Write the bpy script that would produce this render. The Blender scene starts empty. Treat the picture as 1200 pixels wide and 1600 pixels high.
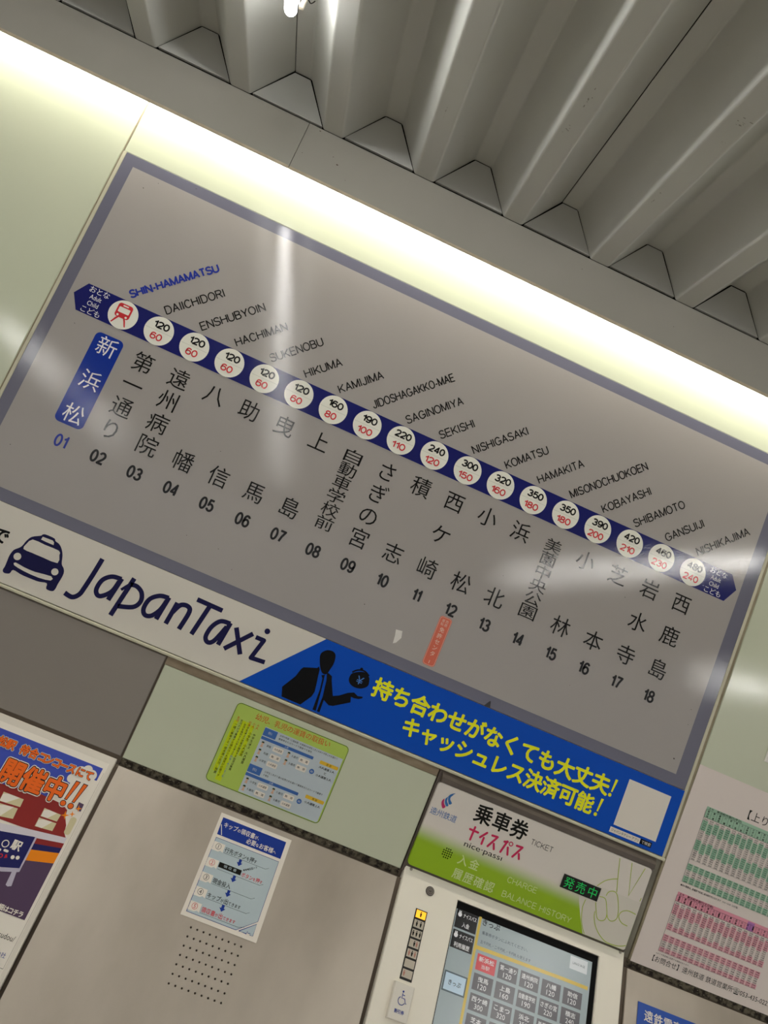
import bpy, math, random
from mathutils import Matrix, Vector

random.seed(7)
SC = bpy.context.scene
COL = SC.collection

# ------------------------------------------------------------------ camera
cam_data = bpy.data.cameras.new('camera')
cam = bpy.data.objects.new('camera', cam_data)
COL.objects.link(cam)
M = Matrix(((0.911275, -0.402797, -0.085634, 0.55641539),
            (-0.13551, -0.096947, -0.986021, -1.76083407),
            (0.388864, 0.910141, -0.142928, 1.49915691),
            (0, 0, 0, 1)))
cam.matrix_world = M
cam_data.sensor_fit = 'VERTICAL'
cam_data.sensor_height = 24.0
cam_data.lens = 24.0 * 1224.96 / 1600.0
cam_data.clip_start = 0.02
cam_data.clip_end = 60
SC.camera = cam

# ------------------------------------------------------------------ light
SC.view_settings.view_transform = 'Standard'
SC.view_settings.look = 'None'
SC.view_settings.gamma = 1.0
SC.view_settings.exposure = -0.02
SC.view_settings.use_curve_mapping = False
world = bpy.data.worlds.new('concourse_air')
SC.world = world
world.use_nodes = True
world.node_tree.nodes['Background'].inputs[0].default_value = (1.0, 0.985, 0.96, 1)
world.node_tree.nodes['Background'].inputs[1].default_value = 0.56
TUBE_POWER = 32.0        # ceiling fluorescents
COVE_POWER = 26.0         # tubes behind the valance

# ------------------------------------------------------------------ materials
def srgb(h):
    h = h.lstrip('#')
    c = [int(h[i:i + 2], 16) / 255 for i in (0, 2, 4)]
    return tuple(((x / 12.92) if x <= 0.04045 else ((x + 0.055) / 1.055) ** 2.4) for x in c) + (1.0,)

MATS = {}
def mat(name, col, rough=0.5, spec=0.5, metal=0.0, emit=0.0, bump=None, aniso=0.0, var=None, coat=0.0):
    """bump=(scale, strength, stretch)  var=(scale, amount, dark colour, stretch)"""
    if name in MATS:
        return MATS[name]
    m = bpy.data.materials.new(name)
    m.use_nodes = True
    nt = m.node_tree
    b = nt.nodes['Principled BSDF']
    c = srgb(col) if isinstance(col, str) else col
    b.inputs['Base Color'].default_value = c
    b.inputs['Roughness'].default_value = rough
    b.inputs['Specular IOR Level'].default_value = spec
    b.inputs['Metallic'].default_value = metal
    if coat:
        b.inputs['Coat Weight'].default_value = coat
        b.inputs['Coat Roughness'].default_value = 0.08
    if emit:
        b.inputs['Emission Color'].default_value = c
        b.inputs['Emission Strength'].default_value = emit
    if aniso:
        b.inputs['Anisotropic'].default_value = aniso
    tc = nt.nodes.new('ShaderNodeTexCoord')
    def noise(scale, stretch, detail=3):
        mp = nt.nodes.new('ShaderNodeMapping')
        mp.inputs['Scale'].default_value = stretch
        nt.links.new(tc.outputs['Object'], mp.inputs['Vector'])
        n = nt.nodes.new('ShaderNodeTexNoise')
        n.inputs['Scale'].default_value = scale
        n.inputs['Detail'].default_value = detail
        nt.links.new(mp.outputs['Vector'], n.inputs['Vector'])
        return n
    if bump:
        n = noise(bump[0], bump[2] if len(bump) > 2 else (1, 1, 1))
        bp = nt.nodes.new('ShaderNodeBump')
        bp.inputs['Strength'].default_value = bump[1]
        bp.inputs['Distance'].default_value = 0.001
        nt.links.new(n.outputs['Fac'], bp.inputs['Height'])
        nt.links.new(bp.outputs['Normal'], b.inputs['Normal'])
    if var:
        n = noise(var[0], var[3] if len(var) > 3 else (1, 1, 1), 6)
        cr = nt.nodes.new('ShaderNodeValToRGB')
        cr.color_ramp.elements[0].position = 0.5 - var[1] / 2
        cr.color_ramp.elements[1].position = 0.5 + var[1] / 2
        cr.color_ramp.elements[0].color = srgb(var[2])
        cr.color_ramp.elements[1].color = c
        nt.links.new(n.outputs['Fac'], cr.inputs['Fac'])
        nt.links.new(cr.outputs['Color'], b.inputs['Base Color'])
    MATS[name] = m
    return m

PEEL = (300, 0.09)
def ink(name, col, rough=0.05):      # print under the glossy film of the fare board
    return mat(name, col, rough, 0.38, bump=PEEL)
def paint(name, col, rough=0.45):    # other print and plastic
    return mat(name, col, rough, 0.15)

m_board = ink('board_grey_film', '#a8a39f')
m_border = ink('board_border_film', '#717181')
m_navy = ink('navy_ink', '#1d2168')
m_blue = ink('pill_blue_ink', '#15359a')
m_disc = ink('disc_white_ink', '#f3f2e6')
m_black = ink('black_ink', '#0d0d0f')
m_red = ink('red_ink', '#d6393f')
m_romanblue = ink('roman_blue_ink', '#2b3b9c')
m_whitetext = ink('white_ink', '#eeeef2')
m_hair = ink('hairline_grey', '#b9b9ae')
m_panel = mat('pale_green_melamine', '#d3d8c0', 0.10, 0.5, bump=(200, 0.05), var=(1.6, 0.5, '#cdd3bb'))
m_greypanel = mat('grey_melamine', '#938c85', 0.4, 0.3)
m_cream = mat('cream_edge_trim', '#d9d6c0', 0.5, 0.3, var=(14, 0.8, '#c3bfa6'))
m_caulk = mat('aged_sealant', '#a59c84', 0.6, 0.3, var=(40, 0.6, '#8c8168'))
m_joint = mat('dark_joint', '#6a5f54', 0.8, 0.2)
m_ledge = mat('dusty_brown_ledge', '#a3947f', 0.65, 0.3, var=(30, 0.5, '#85765f', (1, 1, 3)))
m_stone = mat('speckled_dark_stone', '#6a6250', 0.6, 0.3, bump=(160, 1.0), var=(75, 0.16, '#241d15'))
m_steel = mat('brushed_stainless', '#c9bfb2', 0.40, 0.5, 0.45, bump=(60, 0.06, (1, 40, 40)), var=(5, 0.55, '#a99f92', (1.3, 1, 0.5)))  # smudges and soft dark reflection bands are put into the colour variation
m_white = mat('machine_cream_enamel', '#f6f0e2', 0.42, 0.5)
m_adwhite = mat('advert_white_vinyl', '#e0dbd0', 0.45, 0.3)
m_adblue = mat('advert_blue_vinyl', '#004fc0', 0.4, 0.15)
m_adyellow = paint('advert_yellow_ink', '#f6f820')
m_adnavy = paint('advert_navy_ink', '#191848')
m_adblack = paint('advert_black_ink', '#06060a')
m_ceil = mat('grey_painted_sheet', '#d2d4d0', 0.55, 0.2, bump=(14, 0.25, (1, .25, 1)), var=(3, 0.6, '#cacbc6'))
m_plate = mat('grey_end_plate_paint', '#c9cbc8', 0.5, 0.25)
m_beam = mat('valance_grey_paint', '#aba9a0', 0.5, 0.3, var=(5, 0.7, '#a3a197'))
m_dark = mat('dark_gap', '#120f0c', 0.9, 0.1)
m_paper = mat('white_paper', '#e9ded8', 0.65, 0.2)
m_sheetwhite = mat('white_card', '#ece5da', 0.55, 0.3)
m_tube = mat('fluorescent_tube_glass', (1, 0.98, 0.95, 1), 0.3, 0.5, emit=TUBE_POWER)
m_cove = mat('cove_tube_glass', (1, 0.95, 0.84, 1), 0.3, 0.5, emit=COVE_POWER)
m_floor = mat('concourse_floor_tiles', '#b9b1a4', 0.5, 0.3)
m_chrome = mat('polished_steel', '#c9c4bb', 0.2, 0.5, 1.0)
m_brown = mat('dark_brown_machine_housing', '#6a6058', 0.35, 0.5, var=(12, 0.6, '#4e453d'))
m_whiteplastic = mat('white_plastic', '#e9e6df', 0.4, 0.5)

# ------------------------------------------------------------------ frames
K, Z0 = 0.55, 1.045
N = math.sqrt(1 + K * K)
def wall(d=0.0):                   # plane parallel to the wall, d metres in front of it
    return lambda x, y, z: (x, -(d + z), y)
def slope(d=0.0):                  # leaning counter front below z = 1.045, y measured along the lean
    return lambda x, y, z: (x, -d + K * y / N - z / N, Z0 + y / N + z * K / N)

# ------------------------------------------------------------------ glyph outlines
_ts = bpy.data.scenes.new('glyph_room')
_tc = bpy.data.curves.new('glyph', 'FONT')
_to = bpy.data.objects.new('glyph', _tc)
_ts.collection.objects.link(_to)
_cache = {}
def glyphs(body, bold=0.0, res=3, spacing=1.0, line=1.0):
    key = (body, bold, res, spacing, line)
    if key not in _cache:
        _tc.body = body
        _tc.offset = bold
        _tc.resolution_u = res
        _tc.space_character = spacing
        _tc.space_line = line
        _ts.view_layers[0].update()
        dg = _ts.view_layers[0].depsgraph
        me = _to.evaluated_get(dg).to_mesh()
        v = [(p.co.x, p.co.y) for p in me.vertices]
        f = [tuple(p.vertices) for p in me.polygons]
        _to.evaluated_get(dg).to_mesh_clear()
        _cache[key] = (v, f)
    return _cache[key]

# ------------------------------------------------------------------ geometry collector
def smooth(pts, n=6, closed=False):
    out = []
    L = len(pts)
    rng = range(L if closed else L - 1)
    for i in rng:
        if closed:
            p0, p1, p2, p3 = (pts[(i + k) % L] for k in (-1, 0, 1, 2))
        else:
            p1, p2 = pts[i], pts[i + 1]
            p0 = pts[i - 1] if i > 0 else p1
            p3 = pts[i + 2] if i + 2 < L else p2
        for t in range(n):
            u = t / n
            out.append(tuple(0.5 * (2 * p1[k] + (p2[k] - p0[k]) * u + (2 * p0[k] - 5 * p1[k] + 4 * p2[k] - p3[k]) * u * u
                                    + (3 * p1[k] - p0[k] - 3 * p2[k] + p3[k]) * u ** 3) for k in (0, 1)))
    if not closed:
        out.append(pts[-1])
    return out

def stamps(b):
    """offsets (in em) that thicken a glyph by b all round"""
    if b <= 0:
        return [(0, 0)]
    n = 6 if b < .02 else 8 if b < .05 else 12
    r = [(b * math.cos(2 * math.pi * k / n), b * math.sin(2 * math.pi * k / n)) for k in range(n)]
    return [(0, 0)] + ([(x * .5, y * .5) for x, y in r[::2]] if b > .04 else []) + r

# monoline grotesque capitals and figures: strokes on the unit square, with each letter's width
def _arc(cx, cy, rx, ry, a0, a1, n=10):
    return [(cx + rx * math.cos(math.radians(a0 + (a1 - a0) * i / n)), cy + ry * math.sin(math.radians(a0 + (a1 - a0) * i / n))) for i in range(n + 1)]
_O = _arc(.5, .5, .5, .5, 90, 450, 28)[:-1]
_S = _arc(.5, .76, .44, .24, 15, 90, 5) + _arc(.47, .76, .42, .24, 100, 250, 8) + [(.55, .50)] + _arc(.52, .25, .48, .25, 62, -90, 9) + _arc(.48, .25, .48, .25, -100, -170, 5)
LETTERS = {
    'A': (.72, [[(0, 0), (.5, 1), (1, 0)], [(.19, .36), (.81, .36)]]),
    'B': (.64, [[(.6, .53), (0, .53)], [(0, 0), (0, 1), (.55, 1)] + _arc(.55, .77, .36, .23, 90, -90, 8)[1:], [(.55, .53)] + _arc(.62, .265, .38, .265, 90, -90, 8)[1:] + [(0, 0)]]),
    'C': (.72, [_arc(.5, .5, .5, .5, 35, 325, 22)]),
    'D': (.70, [[(0, 0), (0, 1), (.45, 1)] + _arc(.45, .5, .55, .5, 90, -90, 14)[1:] + [(0, 0)]]),
    'E': (.62, [[(1, 1), (0, 1), (0, 0), (1, 0)], [(0, .52), (.92, .52)]]),
    'F': (.58, [[(1, 1), (0, 1), (0, 0)], [(0, .50), (.88, .50)]]),
    'G': (.76, [_arc(.5, .5, .5, .5, 38, 320, 20) + [(1, .18), (1, .46), (.55, .46)]]),
    'H': (.68, [[(0, 0), (0, 1)], [(1, 0), (1, 1)], [(0, .52), (1, .52)]]),
    'I': (.10, [[(.5, 0), (.5, 1)]]),
    'J': (.48, [[(1, 1), (1, .28)] + _arc(.5, .28, .5, .28, 0, -175, 9)[1:]]),
    'K': (.68, [[(0, 0), (0, 1)], [(.97, 1), (0, .33)], [(.30, .55), (1, 0)]]),
    'L': (.54, [[(0, 1), (0, 0), (1, 0)]]),
    'M': (.80, [[(0, 0), (0, 1), (.5, .06), (1, 1), (1, 0)]]),
    'N': (.68, [[(0, 0), (0, 1), (1, 0), (1, 1)]]),
    'O': (.78, ['o']),
    'R': (.68, [[(0, 0), (0, 1), (.58, 1)] + _arc(.58, .755, .38, .245, 90, -90, 8)[1:] + [(0, .51)], [(.55, .51), (1, 0)]]),
    'S': (.64, [_S]),
    'T': (.64, [[(0, 1), (1, 1)], [(.5, 0), (.5, 1)]]),
    'U': (.68, [[(0, 1), (0, .32)] + _arc(.5, .32, .5, .32, 180, 360, 12)[1:] + [(1, 1)]]),
    'Y': (.68, [[(0, 1), (.5, .42), (1, 1)], [(.5, .42), (.5, 0)]]),
    '-': (.30, [[(0, .37), (1, .37)]]), ' ': (.22, []),
    '0': (.52, ['o']),
    '1': (.26, [[(1, 0), (1, 1), (.80, .86), (0, .72)]]),
    '2': (.52, [_arc(.5, .72, .5, .28, 165, -10, 10) + [(.80, .46), (.25, .17), (0, 0), (1, 0)]]),
    '3': (.52, [_arc(.47, .75, .45, .25, 160, -80, 10) + [(.38, .53)], [(.42, .53)] + _arc(.48, .26, .52, .27, 85, -165, 12)]),
    '4': (.54, [[(.74, 0), (.74, 1), (0, .27), (1, .27)]]),
    '5': (.52, [[(.92, 1), (.20, 1), (.08, .50)] + _arc(.48, .32, .52, .32, 130, -160, 13)]),
    '6': (.52, [_arc(.52, .70, .46, .30, 25, 175, 8) + [(0, .40)] + _arc(.5, .32, .5, .32, 190, 530, 18)]),
    '7': (.52, [[(0, 1), (1, 1), (.55, .50), (.32, 0)]]),
    '8': (.52, ['8a', '8b']),
    '9': (.52, [_arc(.48, .30, .46, .30, 205, 355, 8) + [(1, .60)] + _arc(.5, .68, .5, .32, 10, 350, 18)]),
}
def split_stroke(g, p_, st, z, n=0, closed=False):
    """break a line at its sharp corners and round the joints"""
    if closed:
        g.stroke(p_, st, z + 8e-6 * n, closed=True)
        return n + 1
    run = [p_[0]]
    for i in range(1, len(p_)):
        run.append(p_[i])
        sharp = False
        if i < len(p_) - 1:
            a1 = math.atan2(p_[i][1] - p_[i - 1][1], p_[i][0] - p_[i - 1][0])
            a2 = math.atan2(p_[i + 1][1] - p_[i][1], p_[i + 1][0] - p_[i][0])
            sharp = abs((a2 - a1 + math.pi) % (2 * math.pi) - math.pi) > .7
        if sharp or i == len(p_) - 1:
            g.stroke(run, st, z + 8e-6 * n)
            n += 1
            if sharp:
                g.ell(p_[i][0], p_[i][1], st / 2, z=z + 8e-6 * n, n=10)
                n += 1
            run = [p_[i]]
    return n
def caps(g, body, x, y, h, w, st, z=0.0, rot=0.0, anchor='lb', gap=.20):
    """set body in the monoline face: h cap height, w overall width, st stroke width"""
    tot = sum(LETTERS[c][0] for c in body) + gap * (len(body) - 1)
    k = (w - st) / tot                          # em width scale
    c, q = math.cos(rot), math.sin(rot)
    ox = {'l': 0.0, 'c': -w / 2, 'r': -w}[anchor[0]]
    oy = {'b': 0.0, 'c': -h / 2, 't': -h}[anchor[1]]
    pen = st / 2
    n = 0
    def put(px, py):
        u, t = ox + px, oy + py
        return (x + u * c - t * q, y + u * q + t * c)
    for ch in body:
        lw, strokes = LETTERS[ch]
        for s_ in strokes:
            closed = False
            if s_ == 'o':
                s_, closed = _O, True
            elif s_ == '8a':
                s_, closed = _arc(.5, .765, .43, .235, 90, 450, 18)[:-1], True
            elif s_ == '8b':
                s_, closed = _arc(.5, .265, .5, .265, 90, 450, 20)[:-1], True
            p_ = [put(pen + a * lw * k, st / 2 + b_ * (h - st)) for a, b_ in s_]
            n = split_stroke(g, p_, st, z, n, closed)
        pen += (lw + gap) * k
    return g

class G:
    def __init__(s):
        s.v, s.f = [], []
    def add(s, vs, fs):
        o = len(s.v)
        s.v += vs
        s.f += [tuple(o + i for i in f) for f in fs]
        return s
    def poly(s, pts, z=0.0):
        a = sum(pts[i][0] * pts[(i + 1) % len(pts)][1] - pts[(i + 1) % len(pts)][0] * pts[i][1] for i in range(len(pts)))
        if a < 0:
            pts = pts[::-1]
        return s.add([(x, y, z) for x, y in pts], [tuple(range(len(pts)))])
    def rect(s, x0, y0, x1, y1, z=0.0):
        return s.poly([(x0, y0), (x1, y0), (x1, y1), (x0, y1)], z)
    def box(s, x0, y0, x1, y1, z0, z1, c=0.0):
        """box with its front (z1) edges chamfered by c"""
        v = [(x0, y0, z0), (x1, y0, z0), (x1, y1, z0), (x0, y1, z0),
             (x0, y0, z1 - c), (x1, y0, z1 - c), (x1, y1, z1 - c), (x0, y1, z1 - c)]
        f = [(3, 2, 1, 0), (0, 1, 5, 4), (1, 2, 6, 5), (2, 3, 7, 6), (3, 0, 4, 7)]
        if c:
            v += [(x0 + c, y0 + c, z1), (x1 - c, y0 + c, z1), (x1 - c, y1 - c, z1), (x0 + c, y1 - c, z1)]
            f += [(4, 5, 9, 8), (5, 6, 10, 9), (6, 7, 11, 10), (7, 4, 8, 11), (8, 9, 10, 11)]
        else:
            f.append((4, 5, 6, 7))
        return s.add(v, f)
    def prism(s, pts, z0, z1):
        a = sum(pts[i][0] * pts[(i + 1) % len(pts)][1] - pts[(i + 1) % len(pts)][0] * pts[i][1] for i in range(len(pts)))
        if a < 0:
            pts = pts[::-1]
        n = len(pts)
        return s.add([(x, y, z0) for x, y in pts] + [(x, y, z1) for x, y in pts],
                     [tuple(range(n))[::-1], tuple(range(n, 2 * n))] + [(i, (i + 1) % n, n + (i + 1) % n, n + i) for i in range(n)])
    def ell(s, cx, cy, rx, ry=None, z=0.0, n=28, rot=0.0):
        ry = rx if ry is None else ry
        c, q = math.cos(rot), math.sin(rot)
        return s.poly([(cx + rx * math.cos(t) * c - ry * math.sin(t) * q, cy + rx * math.cos(t) * q + ry * math.sin(t) * c)
                       for t in (2 * math.pi * i / n for i in range(n))], z)
    def ring(s, cx, cy, r, w, z=0.0, n=28, ry=None):
        ry = ry or r
        v = []
        for i in range(n):
            t = 2 * math.pi * i / n
            v += [(cx + (r - w / 2) * math.cos(t), cy + (ry - w / 2) * math.sin(t), z), (cx + (r + w / 2) * math.cos(t), cy + (ry + w / 2) * math.sin(t), z)]
        return s.add(v, [(2 * i, 2 * i + 1, (2 * i + 3) % (2 * n), (2 * i + 2) % (2 * n)) for i in range(n)])
    def cyl(s, cx, cy, r, z0, z1, n=24, r2=None):
        r2 = r if r2 is None else r2
        v = [(cx + r * math.cos(2 * math.pi * i / n), cy + r * math.sin(2 * math.pi * i / n), z0) for i in range(n)]
        v += [(cx + r2 * math.cos(2 * math.pi * i / n), cy + r2 * math.sin(2 * math.pi * i / n), z1) for i in range(n)]
        return s.add(v, [tuple(range(n))[::-1], tuple(range(n, 2 * n))] + [(i, (i + 1) % n, n + (i + 1) % n, n + i) for i in range(n)])
    def stroke(s, pts, w, z=0.0, n=0, closed=False, cap=False):
        if n:
            pts = smooth(pts, n, closed)
        L = len(pts)
        v = []
        for i in range(L):
            a = pts[i - 1] if (i > 0 or closed) else pts[i]
            b = pts[(i + 1) % L] if (i < L - 1 or closed) else pts[i]
            dx, dy = b[0] - a[0], b[1] - a[1]
            l = math.hypot(dx, dy) or 1
            nx, ny = -dy / l, dx / l
            k = 1.0
            if 0 < i < L - 1 or closed:
                d1 = (pts[i][0] - a[0], pts[i][1] - a[1])
                l1 = math.hypot(*d1) or 1
                k = 1 / max(0.5, abs(nx * -d1[1] / l1 + ny * d1[0] / l1))
            v += [(pts[i][0] + nx * w / 2 * k, pts[i][1] + ny * w / 2 * k, z), (pts[i][0] - nx * w / 2 * k, pts[i][1] - ny * w / 2 * k, z)]
        m = L if closed else L - 1
        s.add(v, [(2 * i, 2 * i + 1, (2 * i + 3) % (2 * L), (2 * i + 2) % (2 * L)) for i in range(m)])
        if cap:
            for p in (pts[0], pts[-1]):
                s.ell(p[0], p[1], w / 2, z=z + 1e-5, n=12)
        return s
    def rrect(s, x0, y0, x1, y1, r, z=0.0, n=6, z0=None):
        pts = []
        for cx, cy, a in ((x1 - r, y1 - r, 0), (x0 + r, y1 - r, 90), (x0 + r, y0 + r, 180), (x1 - r, y0 + r, 270)):
            for i in range(n + 1):
                t = math.radians(a + 90 * i / n)
                pts.append((cx + r * math.cos(t), cy + r * math.sin(t)))
        return s.poly(pts, z) if z0 is None else s.prism(pts, z0, z)
    def text(s, body, x, y, h=None, w=None, size=None, z=0.0, bold=0.0, res=3, rot=0.0, anchor='cc', shear=0.0, spacing=1.0, line=1.0, sx=1.0, track=None):
        """fit text: h = height of its bounding box, w = width, anchored at (x, y)"""
        v, f = glyphs(body, 0.0, res, spacing, line)
        if not v:
            return s
        x0, x1 = min(p[0] for p in v), max(p[0] for p in v)
        y0, y1 = min(p[1] for p in v), max(p[1] for p in v)
        if size:
            ky = size
            kx = size * sx
        else:
            ky = h / (y1 - y0) if h else None
            kx = w / (x1 - x0) if w else None
            kx = kx or ky * sx
            ky = ky or kx
        ax = {'l': x0, 'c': (x0 + x1) / 2, 'r': x1}[anchor[0]]
        ay = {'b': y0, 'c': (y0 + y1) / 2, 't': y1, '0': 0.0, 'm': 0.38}[anchor[1]]
        c, q = math.cos(rot), math.sin(rot)
        for k, (bx, by) in enumerate(stamps(bold)):
            out = []
            for px, py in v:
                u, t = (px + bx - ax) * kx, (py + by - ay) * ky
                u += t * shear
                out.append((x + u * c - t * q, y + u * q + t * c, z + 6e-6 * k))
            s.add(out, f)
        return s
    def kanji(s, ch, x, y, em, z=0.0, bold=0.0, sx=1.0, res=3):
        """one full-width character centred on its em square"""
        v, f = glyphs(ch, 0.0, res)
        for k, (bx, by) in enumerate(stamps(bold)):
            s.add([(x + (px + bx - 0.5) * em * sx, y + (py + by - 0.38) * em, z + 6e-6 * k) for px, py in v], f)
        return s
    def line_of(s, body, x0, y, em, pitch=None, z=0.0, bold=0.0, sx=1.0, res=3):
        pitch = pitch or em
        for i, ch in enumerate(body):
            if ch != ' ' and ch != '\u3000':
                s.kanji(ch, x0 + pitch * i, y, em, z, bold, sx, res)
        return s
    def build(s, name, m, parent=None, fr=None, smoothed=False, solid=0.0):
        org = ORIGIN.get(parent.name, (0, 0, 0)) if parent else (0, 0, 0)
        fr = fr or (lambda x, y, z: (x, y, z))
        w = [fr(*p) for p in s.v]
        o_ = (0, 0, 0)
        if parent is None and w:
            lo = [min(p[i] for p in w) for i in range(3)]
            hi = [max(p[i] for p in w) for i in range(3)]
            o_ = ((lo[0] + hi[0]) / 2, hi[1], lo[2])
            org = o_
        me = bpy.data.meshes.new(name)
        me.from_pydata([(p[0] - org[0], p[1] - org[1], p[2] - org[2]) for p in w], [], s.f)
        me.materials.append(m)
        if smoothed:
            for p in me.polygons:
                p.use_smooth = True
        me.update()
        o = bpy.data.objects.new(name, me)
        COL.objects.link(o)
        ORIGIN[o.name] = org
        if parent:
            o.parent = parent
        else:
            o.location = o_
        return o

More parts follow.
